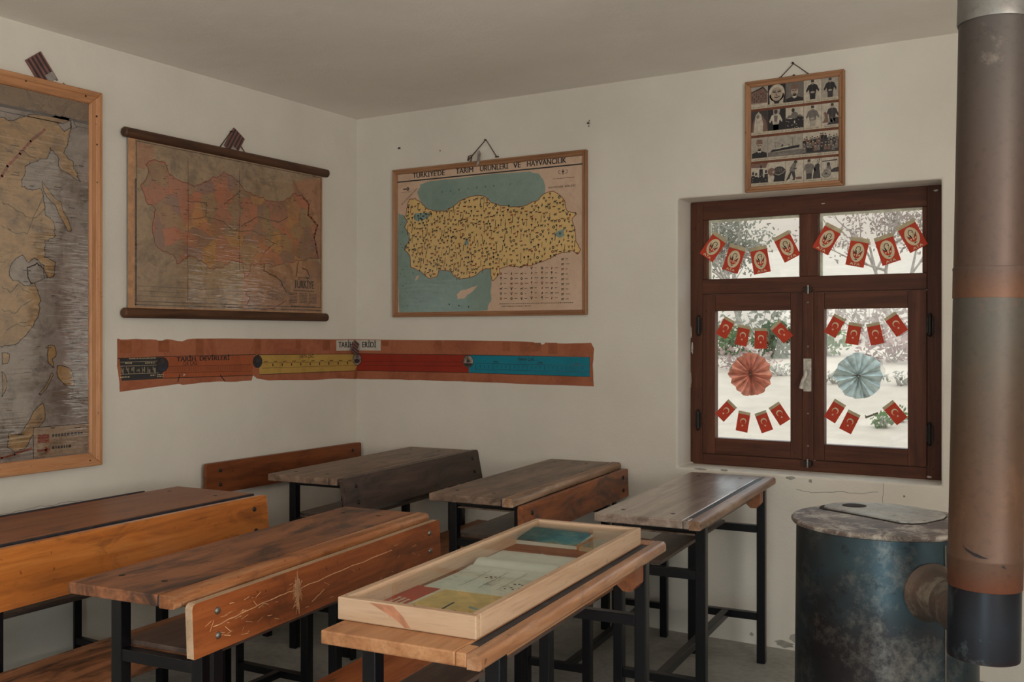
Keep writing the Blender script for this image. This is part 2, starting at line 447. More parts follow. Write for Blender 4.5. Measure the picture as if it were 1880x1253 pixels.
b.box(2.043, 2.066, y0 + .003, y0 + FD, 1.697, 1.988, brown('z')); b.box(3.050, 3.07, y0 + .003, y0 + FD, 1.697, 1.988, brown('z'))
A = Art(b, back_frame(y0), .0005); R_c = random.Random(8)
for px, py, w, h in ((1268, 610, .010, .05), (1271, 640, .008, .04), (1268, 700, .006, .05), (1266, 770, .007, .06), (1270, 850, .012, .008), (1290, 856, .02, .004), (1400, 358, .03, .004), (1450, 356, .02, .003), (1512, 374, .012, .003), (1718, 350, .012, .006), (1706, 876, .012, .006)):
    u, v = on_back(px, py, y0)
    A.poly([(max(1.981, u + w * math.cos(t * PI / 5) * R_c.uniform(.4, 1)), v + h * math.sin(t * PI / 5) * R_c.uniform(.5, 1)) for t in range(10)], M_PLATE, 1)
b.build('fixed_frame', win, bevel=.003)
M_PUTTY = plain('pale_putty', (196, 190, 170), .8)
def pane(name, x0, x1, z0, z1, par, org):
    g = MB(org).box(x0 - .006, x1 + .006, y0 + .018, y0 + .022, z0 - .006, z1 + .006, M_GLASS).build(name, par, loc=Vector((0, 0, 0)))
    return g
pane('glass_pane', 2.066, 2.514, 1.697, 1.988, win, WO); pane('glass_pane', 2.603, 3.05, 1.697, 1.988, win, WO)
for x0, x1 in ((2.066, 2.514), (2.603, 3.05)):
    b = MB(WO); b.box(x0, x1, y0 + .024, y0 + .034, 1.976, 1.988, M_PUTTY); b.box(x0, x0 + .012, y0 + .024, y0 + .034, 1.697, 1.976, M_PUTTY)
    o = b.build('putty_bead', win); o['label'] = 'pale strip of putty along the pane'
def sash(x0, x1, gx0, gx1, gz0, gz1):
    b = MB(WO); ya, yb = y0 - .006, y0 + .042
    z0_, z1_ = .845, 1.622
    b.box(x0, gx0, ya, yb, z0_, z1_, brown('z')); b.box(gx1, x1, ya, yb, z0_, z1_, brown('z'))
    b.box(gx0, gx1, ya + .001, yb, gz1, z1_, brown('x')); b.box(gx0, gx1, ya + .001, yb, z0_, gz0, brown('x'))
    o = b.build('sash', win, bevel=.003)
    pane('sash_pane', gx0, gx1, gz0, gz1, o, WO)
    return o
sl = sash(2.045, 2.535, 2.108, 2.474, .923, 1.541); sr = sash(2.581, 3.069, 2.630, 2.991, .920, 1.544)
b = MB(WO); b.box(2.533, 2.584, y0 - .018, y0 + .0, .842, 1.627, brown('z')); b.build('cover_strip', win, bevel=.003)
def hinge(px, py, par):
    x, z = on_back(px, py, y0); b = MB(WO)
    b.tube([(x, y0 - .012, z - .042), (x, y0 - .012, z + .042)], .0085, M_DKBOLT, 10)
    b.tube([(x, y0 - .012, z - .052), (x, y0 - .012, z - .043)], [.004, .009], M_DKBOLT, 10); b.tube([(x, y0 - .012, z + .043), (x, y0 - .012, z + .052)], [.009, .004], M_DKBOLT, 10)
    b.box(x - .014, x + .014, y0 - .010, y0 - .005, z - .035, z + .035, M_DKBOLT)
    b.build('hinge', par)
for p in ((1284, 598), (1283, 771)): hinge(*p, sl)
for p in ((1708, 597), (1707, 797)): hinge(*p, sr)
hx, hz = on_back(1482.5, 689, y0 - .018)
h = MB(WO); h.box(hx - .018, hx + .018, y0 - .022, y0 - .018, hz - .076, hz + .076, M_PLATE)
ho = h.build('handle_plate', win, bevel=.0015); ho['label'] = 'chipped white handle plate'
b = MB(WO); b.tube([(hx, y0 - .02, hz + .005), (hx, y0 - .05, hz + .005)], .008, M_PLATE, 10)
b.tube([(hx + .004, y0 - .05, hz + .03), (hx, y0 - .052, hz + .0), (hx - .012, y0 - .056, hz - .03), (hx - .018, y0 - .058, hz - .062)], [.006, .009, .009, .011], M_PLATE, 10)
b.build('handle_lever', ho)
for px, py in ((1482, 489 + 0), (1482, 856)):
    pass
for px, py, n in ((1484, 532, 1), (1483, 851, 2)):
    x, z = on_back(px, py, y0 - .02); b = MB(WO)
    b.box(x - .018, x + .018, y0 - .03, y0 - .0185 if n == 1 else y0 - .0, z - .012, z + .012, M_DKBOLT); b.tube([(x, y0 - .026, z - .02), (x, y0 - .026, z + .02)], .006, M_STEEL, 8)
    b.build('bolt_catch', win, bevel=.001)
for zz in (1.575, 1.37, 1.06, .91):
    b = MB(WO); b.lathe([(0, .002), (.004, .0015), (.005, 0)], (2.559, y0 - .018, zz), M_STEEL, 10, Vector((0, -1, 0))); b.build('screw', win)

# ---------------------------------------------------------------- paper flags stuck over the panes
M_RED = plain('red_paper', (182, 60, 38), .8, var=.05); M_CREAM = plain('cream_paper', (206, 186, 154), .8, var=.06)
M_HEAD = plain('folded_paper_strip', (176, 162, 132), .85, var=.08)
def crescent(A, u, v, r, mat, bg, lay):
    n = 22; o, i = [], []
    a0 = math.radians(-62); a1 = math.radians(242)
    for k in range(n + 1):
        t = a0 + (a1 - a0) * k / n; o.append((u + r * math.cos(t), v + r * math.sin(t)))
    ri = r * .80; cv = v - r * .24
    b0 = math.atan2(o[0][1] - cv, o[0][0] - u); b1 = math.atan2(o[-1][1] - cv, o[-1][0] - u)
    if b1 < b0: b1 += 2 * PI
    for k in range(1, n): 
        t = b1 + (b0 - b1) * k / n; i.append((u + ri * math.cos(t), cv + ri * math.sin(t)))
    # strip of quads keeps the thin horns clean
    V = o + [o[-1]] + i + [o[0]]
    inner = [o[0]] + list(reversed(i)) + [o[-1]]
    for k in range(n): A.poly([o[k], o[k + 1], inner[k + 1], inner[k]], mat, lay) if k not in (0, n - 1) else A.poly([o[k], o[k + 1], inner[k + 1]] if k == 0 else [o[k], o[k + 1], inner[k]], mat, lay)
def star(A, u, v, r, mat, lay, rot=PI / 2):
    A.poly([(u + (r if k % 2 == 0 else r * .4) * math.cos(rot + k * PI / 5), v + (r if k % 2 == 0 else r * .4) * math.sin(rot + k * PI / 5)) for k in range(10)], mat, lay)
def flag_mesh(name, w, h, kind):
    P = lambda u, v, off: Vector((u, -off, v))
    b = MB(); b.box(-w / 2, w / 2, -.0006, .0006, -h / 2, h / 2 * .72, M_RED); A = Art(b, P, .0008)
    if kind == 'crescent':
        crescent(A, w * .02, h * .02, w * .25, M_CREAM, M_RED, 1); star(A, -w * .0, -h * .2, w * .11, M_CREAM, 1)
    else:
        cy = -h * .02
        A.oval(0, cy, w * .36, h * .33, M_CREAM, 1, 28)
        # bouquet of little flags under the head
        A.poly([(-w * .27, cy + h * .05), (-w * .13, cy - h * .02), (0, cy - h * .05), (w * .13, cy - h * .02), (w * .27, cy + h * .09), (w * .19, cy - h * .12), (w * .08, cy - h * .2), (-w * .08, cy - h * .2), (-w * .2, cy - h * .12)], M_RED, 2)
        for sx in (-1, 1):
            A.poly([(sx * w * .29, cy + h * .12), (sx * w * .10, cy - h * .02), (sx * w * .14, cy - h * .05)], M_INK, 3)
            A.oval(sx * w * .13, cy - h * .09, w * .045, h * .03, M_CREAM, 3, 10)
        A.poly([(-w * .03, cy - h * .04), (w * .03, cy - h * .04), (w * .05, cy - h * .12), (-w * .02, cy - h * .15)], M_CREAM, 3)
        A.poly([(-w * .1, cy - h * .25), (w * .1, cy - h * .25), (0, cy - h * .21)], M_INK, 3)
        # head: a few inked strokes, as printed
        A.line([(-w * .10, cy + h * .02), (-w * .12, cy + h * .10), (-w * .09, cy + h * .18), (0, cy + h * .22), (w * .10, cy + h * .2), (w * .13, cy + h * .15), (w * .12, cy + h * .1)], w * .035, M_INK, 3)
        A.poly([(-w * .13, cy + h * .06), (-w * .06, cy + h * .08), (-w * .04, cy + h * .0), (0, cy - h * .05), (-w * .09, cy - h * .04)], M_INK, 3)
        A.line([(w * .03, cy + h * .13), (w * .10, cy + h * .13)], w * .02, M_INK, 3); A.line([(w * .05, cy + h * .05), (w * .1, cy + h * .055)], w * .02, M_INK, 3)
        A.line([(w * .12, cy + h * .1), (w * .14, cy + h * .08), (w * .09, cy + h * .02), (w * .02, cy - h * .01)], w * .014, M_INK, 3)
        A.text('ATA', -w * .27, -h * .46, w * .27, h * .085, M_CREAM, 2, .03)
    o = b.build(name)
    hb = MB(); hb.box(-w / 2, w / 2, -.0016, .0006, h / 2 * .72, h / 2, M_HEAD)
    hd = hb.build('header_strip', o, bevel=.0005); hd['label'] = 'folded cream strip along the flag top'
    return o
YF = y0 - .009
def zoomq(x0, yy0, s, q): return [(x0 + a / s, yy0 + c / s) for a, c in q]
def flag_place(q):
    P = [on_back(px, py, YF) for px, py in q]
    cx_ = sum(p[0] for p in P) / 4; cz = sum(p[1] for p in P) / 4
    dx = (P[1][0] - P[0][0] + P[2][0] - P[3][0]) / 2; dz = (P[1][1] - P[0][1] + P[2][1] - P[3][1]) / 2
    ux = (P[0][0] - P[3][0] + P[1][0] - P[2][0]) / 2; uz = (P[0][1] - P[3][1] + P[1][1] - P[2][1]) / 2
    a1 = math.atan2(dz, dx); a2 = math.atan2(-ux, uz)
    return cx_, cz, (a1 + a2) / 2, math.hypot(dx, dz), math.hypot(ux, uz)
ATAQ = [zoomq(1240, 330, 3.686, q) for q in (
    [(268, 352), (358, 405), (250, 563), (160, 495)], [(373, 432), (480, 462), (422, 640), (312, 605)], [(505, 465), (613, 440), (648, 622), (530, 643)], [(660, 398), (765, 345), (842, 505), (742, 563)],
    [(1028, 290), (1133, 340), (1033, 513), (920, 455)], [(1192, 385), (1316, 405), (1273, 597), (1150, 575)], [(1340, 400), (1465, 357), (1528, 545), (1403, 583)], [(1492, 325), (1610, 265), (1710, 435), (1590, 497)])]
CRQ = [zoomq(1240, 540, 3.480, q) for q in (
    [(315, 143), (385, 180), (325, 290), (255, 250)], [(402, 193), (482, 212), (457, 338), (378, 320)], [(505, 217), (585, 217), (583, 353), (508, 350)], [(605, 222), (662, 167), (748, 267), (695, 316)],
    [(340, 673), (395, 725), (306, 818), (255, 765)], [(405, 743), (482, 757), (458, 890), (385, 873)], [(505, 767), (577, 743), (622, 867), (555, 890)], [(597, 730), (662, 690), (732, 798), (668, 842)],
    [(1018, 125), (1093, 162), (1020, 283), (948, 243)], [(1107, 178), (1197, 190), (1168, 332), (1083, 315)], [(1218, 195), (1305, 177), (1332, 313), (1250, 330)], [(1330, 160), (1402, 113), (1490, 230), (1415, 273)],
    [(1022, 672), (1088, 713), (1020, 826), (948, 783)], [(1105, 740), (1182, 775), (1123, 900), (1047, 855)], [(1320, 727), (1387, 680), (1487, 787), (1415, 840)])]
ORD = ['first', 'second', 'third', 'fourth']
pa = [flag_place(q) for q in ATAQ]; pc = [flag_place(q) for q in CRQ]
fa = flag_mesh('portrait_pennant', sum(p[3] for p in pa) / 8, sum(p[4] for p in pa) / 8, 'ata')
fc = flag_mesh('crescent_flag', sum(p[3] for p in pc) / 15, sum(p[4] for p in pc) / 15, 'crescent')
for i, p in enumerate(pa):
    o = fa if i == 0 else dup(fa)
    o.location = (p[0], YF, p[1]); o.rotation_euler = (0, -p[2], 0)
    tag(o, 'red ATA portrait flag, %s from the left on the %s small upper pane' % (ORD[i % 4], 'left' if i < 4 else 'right'), 'flag', 'portrait flags on the upper panes')
ROW = [('upper', 'left', 'above the red paper rosette'), ('lower', 'left', 'below the red paper rosette'), ('upper', 'right', 'above the pale blue rosette'), ('lower', 'right', 'below the pale blue rosette')]
for i, p in enumerate(pc):
    o = fc if i == 0 else dup(fc)
    o.location = (p[0], YF, p[1]); o.rotation_euler = (0, -p[2], 0)
    tag(o, 'red crescent flag, %s from the left in the row %s' % (ORD[i % 4], ROW[min(i // 4, 3)][2]), 'flag', 'crescent flags on the lower panes')
# torn leftover of the missing flag
q = [on_back(1240 + a / 3.48, 540 + c / 3.48, YF) for a, c in ((1210, 773), (1222, 780), (1240, 775), (1293, 755), (1297, 766), (1262, 780), (1215, 797))]
cx_ = sum(a for a, c in q) / len(q); cz = sum(c for a, c in q) / len(q)
b = MB(); b.prism([(a - cx_, c - cz) for a, c in q], -.0008, .0008, plain('grey_paper_scrap', (120, 112, 100), .9)); o = b.build('paper_scrap', loc=(cx_, YF, cz))
tag(o, 'torn grey paper scrap where a flag is missing on the right pane', 'paper scrap')

# ---------------------------------------------------------------- pleated rosettes
def rosette(name, px, py, r, mat, label, seed, sharp, nple):
    x, z = on_back(px, py, y0 + .01); rnd = random.Random(seed)
    b = MB(); n = nple * 8; rings = 7; V = []
    top = [1 + rnd.uniform(-.05, .04) for _ in range(nple)]
    ph = [rnd.uniform(.6, 1.25) for _ in range(nple)]
    off = rnd.uniform(0, 1)
    for j in range(rings + 1):
        fr = .035 + .965 * j / rings
        for k in range(n):
            t = 2 * PI * k / n; w = (k / 8) % 1; pl = int(k // 8) % nple
            tri = abs(2 * w - 1) * 2 - 1
            rr = r * fr * (1 + (top[pl] - 1) * fr) * (1 + .02 * noise.noise((math.cos(t) * 3, math.sin(t) * 3, seed)))
            d = tri * .019 * min(1, .35 + fr) * ph[pl] + .004 * noise.noise((math.cos(t) * 2 * fr, math.sin(t) * 2 * fr, seed + 5))
            squeeze = .45 * math.sin(2 * (t - .0)) * (.9 - .5 * fr) * .35
            V.append(((rr * math.cos(t + squeeze)), -.022 + d, rr * math.sin(t + squeeze)))
    F = [(j * n + k, j * n + (k + 1) % n, (j + 1) * n + (k + 1) % n, (j + 1) * n + k) for j in range(rings) for k in range(n)]
    b.add(V, F, mat, False)
    o = b.build(name, loc=(x, y0 + .004, z)); sol = o.modifiers.new('thickness', 'SOLIDIFY'); sol.thickness = .0006
    b = MB(); b.tube([(-.009, -.028, 0), (0, -.033, .002), (.009, -.028, 0)], .0025, M_STEEL, 8); w = b.build('wire_tie', o); w['label'] = 'twist of wire at the rosette centre'
    return tag(o, label, 'rosette', 'pleated paper rosettes')
rosette('paper_rosette', 1381, 687, .102, crepe('red_crepe', (246, 200, 182), .8), 'pleated dusty red paper rosette on the left lower pane', 3, 1, 15)
rosette('paper_rosette', 1579, 690, .104, crepe('blue_crepe', (234, 240, 238), .75), 'pleated pale blue paper rosette on the right lower pane', 8, 1, 13)

# ================================================================== WALL MAPS
def frame_parts(par, org, u0, u1, v0, v1, wid, dep, P, axes, mat=None, bev=.003):
    """four mitred bars with a stepped profile; P(u,v,off)"""
    for k in range(4):
        ou = [(u0, v0), (u1, v0), (u1, v1), (u0, v1)]
        def ring(inset): return [(u0 + inset, v0 + inset), (u1 - inset, v0 + inset), (u1 - inset, v1 - inset), (u0 + inset, v1 - inset)]
        prof = [(0, .001), (0, dep), (wid * .35, dep), (wid * .42, dep * .72), (wid * .86, dep * .72), (wid, dep * .55), (wid, .001)]
        b = MB(org); V = []
        for ins, off in prof:
            r = ring(ins); V.append(P(*r[k], off)); V.append(P(*r[(k + 1) % 4], off))
        n = len(prof); F = [(2 * i, 2 * i + 1, 2 * ((i + 1) % n) + 1, 2 * ((i + 1) % n)) for i in range(n)]
        F += [tuple(2 * i for i in range(n)), tuple(2 * i + 1 for i in reversed(range(n)))]
        b.add(V, F, (mat or pine)(axes[k % 2]))
        b.build('frame_bar', par, bevel=bev, segs=1, weld=True)

def striped_card(px, py, w, h, rot, P, conv, label, off=.006):
    """little dark card printed with stripes and a pale corner"""
    u, v = conv(px, py); c0 = P(u, v, off); b = MB(c0); c, s_ = math.cos(rot), math.sin(rot)
    PP = lambda a, d, o_: P(u + a * c - d * s_, v + a * s_ + d * c, off + o_)
    mk = plain('maroon_card', (120, 82, 76), .6); ms = plain('dark_stripe', (62, 48, 48), .6); mc = plain('grey_card_corner', (150, 142, 136), .6)
    V = [PP(a, d, o_) for a in (-w / 2, w / 2) for d in (-h / 2, h / 2) for o_ in (-.003, .003)]
    b.add(V, [(0, 1, 3, 2), (4, 6, 7, 5), (0, 4, 5, 1), (2, 3, 7, 6), (0, 2, 6, 4), (1, 5, 7, 3)], mk)
    A = Art(b, PP, .0035)
    for k in range(4): A.rect(-w / 2 + w * (.08 + .24 * k), -h * .48, -w / 2 + w * (.20 + .24 * k), h * .48, ms, 1)
    A.rect(-w * .02, -h * .49, w * .46, -h * .22, mc, 2)
    o = b.build('striped_card', loc=c0); return tag(o, label, 'card', 'small striped cards on the wall')

# --- framed world map -------------------------------------------------------
LF = left_frame()
U0, U1, V0, V1 = -3.30, -1.728, .864, 2.466
wm = thing('framed_world_map', 'large pine framed old map of east Asia under glossy film', 'map', (0, -2.51, V0))
org = Vector((0, -2.51, V0))
frame_parts(wm, org, U0, U1, V0, V1, .055, .034, LF, 'yz')
WR = (1, 9, 70)
FILM = dict(film=1, wrinkle=(1, 6, 70), wr_str=.38)
m_margin = aged('map_margin_brown', (112, 86, 60), (72, 54, 42), 4, .8, **FILM)
m_sea = aged('map_sea_greybrown', (132, 118, 110), (88, 70, 58), 5, .75, .5, .66, **FILM)
m_land = aged('map_land_ochre', (152, 116, 74), (104, 74, 50), 4.5, .75, .48, .66, stretch=(1, 1, 2), **FILM)
m_line = aged('map_coast_line', (58, 52, 54), (40, 34, 34), 8, **FILM)
m_redl = aged('map_red_line', (128, 58, 40), (112, 46, 34), 8, **FILM)
m_leg = aged('map_legend_paper', (150, 124, 102), (110, 82, 60), 9, .8, .5, .65, **FILM)
b = MB(org); u0, u1, v0, v1 = U0 + .05, U1 - .05, V0 + .05, V1 - .05
A = Art(b, LF, .013); A.rect(u0, v0, u1, v1, m_sea, 0)
z1 = lambda pts: [on_left(a / 3.0565, 90 + c / 3.0565) for a, c in pts]
z2 = lambda pts: [on_left(a / 2.61, 480 + c / 2.61) for a, c in pts]
yl = on_left(0, 178)[1]
A.rect(u0, yl - .03, u1, v1, m_margin, 1)
A.line([(u0, yl - .035), (u1, yl - .035)], .012, m_line, 2); A.line([(u0, yl - .058), (u1, yl - .058)], .003, m_line, 2)
ulft = u0
land = [(ulft, 2.19), (-2.6, 2.15), (-2.35, 2.19)] + z1([(0, 385), (50, 405), (110, 385), (150, 370), (300, 372), (380, 390), (390, 440), (375, 480), (368, 540), (345, 585), (400, 640), (440, 745), (330, 680), (310, 600), (270, 555), (250, 620), (130, 660), (112, 775), (160, 790), (222, 790), (232, 850), (240, 900), (296, 1000), (295, 1055), (240, 1080), (238, 1170), (300, 1200)])
land += z2([(245, 75), (215, 80), (200, 40), (168, 8), (120, 30), (125, 80), (160, 120), (185, 190), (172, 270), (115, 355), (60, 400), (0, 412)]) + [(-2.4, 1.42), (-2.6, 1.25), (-2.9, 1.2), (ulft, 1.4)]
lj = jag(land, .010, 4, 4); A.poly(lj, m_land, 2); A.line(lj, .0035, m_line, 3, True)
bay = jag(z1([(40, 1253), (75, 1180), (115, 1158), (150, 1200), (180, 1175), (235, 1215), (238, 1290), (150, 1330), (60, 1300)]), .01, 9, 3); A.poly(bay, m_sea, 3); A.line(bay, .0035, m_line, 4, True)
for q in ([(310, 420), (400, 400), (420, 440), (350, 465)], [(225, 745), (260, 790), (330, 860), (390, 1020), (370, 1025), (300, 880), (235, 800)]):
    j = jag(z1(q), .006, 7, 3); A.poly(j, m_land if len(q) > 4 else m_sea, 3); A.line(j, .003, m_line, 4, True)
for q in ([(220, 405), (250, 405), (258, 455), (240, 470), (248, 510), (220, 480)], [(238, 535), (245, 545), (185, 640), (178, 635)], [(150, 720), (195, 680), (205, 760), (135, 850), (105, 900), (60, 915), (25, 890), (30, 825), (90, 830)], [(0, 440), (35, 445), (25, 490), (0, 492)], [(0, 530), (20, 560), (16, 620), (0, 650)], [(265, 500), (330, 520), (345, 600), (300, 590), (270, 560)]):
    j = jag(z2(q), .006, 5, 3); A.poly(j, m_land, 3); A.line(j, .003, m_line, 4, True)
A.line(z1([(-60, 760), (0, 715), (30, 660), (100, 590), (160, 520), (240, 455)]), .010, m_redl, 5); A.line(z2([(-20, 945), (0, 942), (60, 925), (140, 895)]), .008, m_redl, 5)
for q in ([(0, 860), (60, 890), (130, 940), (190, 950), (235, 900)], [(0, 990), (60, 1030), (140, 1040), (230, 830)], [(20, 560), (120, 570), (200, 640)]): A.line(jag(z1(q), .008, 2, 4, False), .0018, m_line, 5)
for q in ([(0, 120), (40, 150), (80, 110), (130, 150)], [(0, 230), (60, 250), (100, 210), (150, 180)], [(20, 330), (70, 300), (150, 320)]): A.line(jag(z2(q), .008, 2, 4, False), .0018, m_line, 5)
rnd = random.Random(2)
for k in range(60):
    u, v = rnd.uniform(-2.3, u1 - .05), rnd.uniform(1.0, 2.2); w = rnd.uniform(.01, .035); A.rect(u, v, u + w, v + .003, m_line, 5)
lg = z2([(150, 798), (420, 785), (425, 915), (150, 950)]); lu0, lv1 = lg[0]; lu1 = u1; lv0 = v0 + .01
A.rect(lu0, lv0, lu1, lv1, m_leg, 5); A.line([(lu0, lv0), (lu0, lv1), (lu1, lv1)], .003, m_line, 6)
sw = lu1 - lu0; A.rect(lu0 + .07 * sw, lv1 - .065, lu0 + .27 * sw, lv1 - .03, m_redl, 6); A.line([(lu0 + .07 * sw, lv1 - .095), (lu0 + .22 * sw, lv1 - .095)], .008, m_redl, 6)
A.poly([(lu0 + .20 * sw, lv1 - .110), (lu0 + .29 * sw, lv1 - .095), (lu0 + .20 * sw, lv1 - .080)], m_redl, 6)
for r_, (a, d) in enumerate(((.32, .86), (.32, .66), (.30, .76))):
    vv = lv1 - .045 - .05 * r_ - (.02 if r_ == 2 else 0); x = lu0 + a * sw
    while x < lu0 + d * sw: w = rnd.uniform(.006, .014); A.rect(x, vv, x + w, vv + .012, m_line, 6); x += w + .004
b.build('map_sheet', wm)
bb = MB(org); bb.box(.001, .012, U0 + .03, U1 - .03, V0 + .03, V1 - .03, plain('hardboard', (110, 84, 60))); bb.build('backing_board', wm)
for px, py in ((150, 178), (40, 150), (170, 215), (171, 267), (172, 336), (173, 478), (176, 652), (176, 812), (158, 846)):
    u, v = on_left(px, py); bb = MB(org); bb.lathe([(0, .001), (.004, .0006), (.0045, 0)], (.0275, u, v), M_NAIL, 8, Vector((1, 0, 0))); bb.build('nail_head', wm)
striped_card(74, 128, .085, .12, math.radians(38), LF, on_left, 'small dark striped card above the large framed map')

# --- roller map of Turkey ---------------------------------------------------
rm = thing('roller_map', 'faded hanging map of Turkish provinces on brown wooden rollers', 'map', (0, -.955, 1.52)); org = Vector((0, -.955, 1.52))
m_rod = wood('dark_roller_wood', (58, 36, 24), (82, 52, 34), (100, 66, 42), 'y', (44, 28, 20), .5, .7, .7, rough=.55)
for vv, ua, ub in ((2.322, -1.620, -.285), (1.522, -1.622, -.292)):
    bb = MB(org); bb.tube([(.028, ua, vv), (.028, ua + .006, vv), (.028, ub - .006, vv), (.028, ub, vv)], [.017, .0225, .0225, .017], m_rod, 18); bb.build('roller_rod', rm)
F2 = dict(film=.55, wrinkle=(1, 10, 80), wr_str=.4)
m_cloth = aged('map_cloth_tan', (150, 122, 92), (108, 82, 58), 3.5, .75, .48, .68, stretch=(1, 1, 1.4), **F2)
m_edge = plain('linen_edge', (176, 132, 98), .9)
m_prov = provinces('map_provinces', .55, (1, 10, 80), .4)
m_pink = aged('map_pinkish', (158, 112, 82), (128, 82, 56), 5, .7, .48, .66, **F2)
m_ln2 = aged('map_dark_line', (66, 46, 38), (48, 34, 28), 8, **F2); m_rd2 = aged('map_border_red', (124, 56, 38), (104, 44, 30), 8, **F2)
z3 = lambda pts: [on_left(200 + a / 3.1333, 220 + c / 3.1333) for a, c in pts]
b = MB(org); b.box(.022, .024, -1.592, -.322, 1.535, 2.31, m_edge)
A = Art(b, LF, .0245)
A.rect(-1.556, 1.55, -.33, 2.298, m_cloth, 1)
pk = jag(z3([(750, 880), (800, 830), (940, 845), (1060, 815), (1180, 810), (1200, 850), (1195, 1105), (740, 1090), (745, 1000)]), .006, 3, 3); A.poly(pk, m_pink, 2)
pk = jag(z3([(1040, 430), (1035, 360), (1130, 340), (1205, 345), (1200, 800), (1180, 800), (1160, 680), (1180, 610), (1125, 550), (1130, 490), (1090, 435)]), .005, 3, 3); A.poly(pk, m_pink, 2)
pk = jag(z3([(130, 130), (240, 150), (230, 250), (180, 290), (140, 270)]), .006, 3, 3); A.poly(pk, m_pink, 2)
tk = jag(z3([(190, 260), (230, 235), (300, 250), (320, 310), (400, 360), (470, 390), (520, 365), (560, 350), (640, 300), (700, 340), (730, 370), (760, 410), (830, 440), (900, 470), (990, 470), (1040, 430), (1090, 435), (1130, 490), (1125, 550), (1180, 610), (1160, 680), (1185, 800), (1120, 800), (1060, 810), (940, 840), (870, 830), (800, 830), (790, 890), (760, 910), (750, 830), (690, 810), (640, 850), (560, 860), (510, 810), (440, 785), (370, 830), (350, 780), (290, 760), (240, 700), (230, 600), (250, 520), (190, 470), (160, 380), (190, 350), (210, 300)]), .007, 6, 4)
A.poly(tk, m_prov, 3); A.line(tk, .004, m_rd2, 4, True)
A.line(jag(z3([(1090, 435), (1130, 490), (1125, 550), (1180, 610), (1160, 680), (1185, 800)]), .004, 2, 3, False), .010, m_rd2, 5)
for q in ([(875, 830), (870, 870), (920, 895), (970, 930), (1000, 990)], [(1070, 815), (1055, 905)], [(1090, 850), (1120, 870), (1135, 905)], [(770, 1000), (790, 1030), (770, 1070)], [(1000, 1040), (930, 1085), (850, 1095)]): A.line(jag(z3(q), .004, 2, 3, False), .005, m_ln2 if q[0][0] > 1000 or q[0][1] < 900 else m_rd2, 5)
for q in ([(640, 490), (700, 440), (740, 410)], [(700, 640), (760, 600), (840, 560), (960, 590), (1010, 560)], [(540, 560), (640, 590), (690, 640), (800, 640), (880, 670), (1000, 660)], [(870, 770), (930, 710), (880, 690)], [(430, 470), (540, 480), (535, 560), (440, 575)]): A.line(jag(z3(q), .004, 2, 4, False), .0028, m_ln2, 5)
ub_ = [(-1.548, 1.575), (-.336, 1.575), (-.336, 2.292), (-1.548, 2.292)]
A.line(ub_, .003, m_ln2, 4, True); A.line([(-1.556, 1.56), (-.333, 1.56)], .004, m_ln2, 4); A.line([(-1.553, 1.56), (-1.553, 2.12)], .008, m_ln2, 4)
for px, vv0, vv1 in ((433, 1.58, 2.26), (730, 1.75, 2.25)):
    uu = z3([(px, 600)])[0][0]; A.line(jag([(uu, vv0), (uu, vv1)], .003, 3, 9, False), .002, m_ln2, 5)
for k in range(3):
    vv = 1.60 + .022 * k; A.line([(-1.54, vv), (-.80, vv)], .0015, m_ln2, 4)
tu0, tv = z3([(1045, 968)])[0]; tu1, _ = z3([(1158, 970)])[0]
A.text('TÜRKİYE', tu0, tv, tu1, .042, m_ln2, 6, .035); rnd = random.Random(3)
def scribble(A, u0, u1, v, h, mat, lay, rnd, wmin=.004, wmax=.012):
    x = u0
    while x < u1: w = rnd.uniform(wmin, wmax); A.rect(x, v, min(x + w, u1), v + h * rnd.uniform(.7, 1), mat, lay); x += w + .003
scribble(A, tu0 + .03, tu1 - .03, tv + .055, .006, m_ln2, 6, rnd); scribble(A, tu0, tu1, tv - .016, .006, m_ln2, 6, rnd)
q = z3([(1018, 1000), (1175, 1060)])
for k in range(7):
    vv = q[0][1] - .008 * k
    for c in range(3): scribble(A, q[0][0] + c * .075, q[0][0] + c * .075 + .06, vv, .004, m_ln2, 6, rnd)
q = z3([(1028, 1078), (1168, 1080)]); scribble(A, q[0][0], q[1][0], q[0][1], .008, m_ln2, 6, rnd, .008, .02)
scribble(A, -1.05, -.92, 1.562, .004, m_ln2, 5, rnd)
for k in range(420):
    u, v = rnd.uniform(-1.5, -.36), rnd.uniform(1.66, 2.24)
    if inside((u, v), tk): w = rnd.uniform(.006, .026); A.rect(u, v, u + w, v + rnd.uniform(.0015, .003), m_ln2 if rnd.random() < .5 else m_rd2, 5)
b.build('map_sheet', rm)
q = z3([(625, 165), (697, 65), (775, 195)]); bb = MB(org)
bb.tube([(.012, *q[0]), (.010, *q[1]), (.012, *q[2])], .0028, M_CORD, 6); bb.build('hanging_cord', rm)
striped_card(200 + 713 / 3.1333, 220 + 130 / 3.1333, .085, .115, math.radians(-32), LF, on_left, 'small dark striped card on the roller map cord', .012)

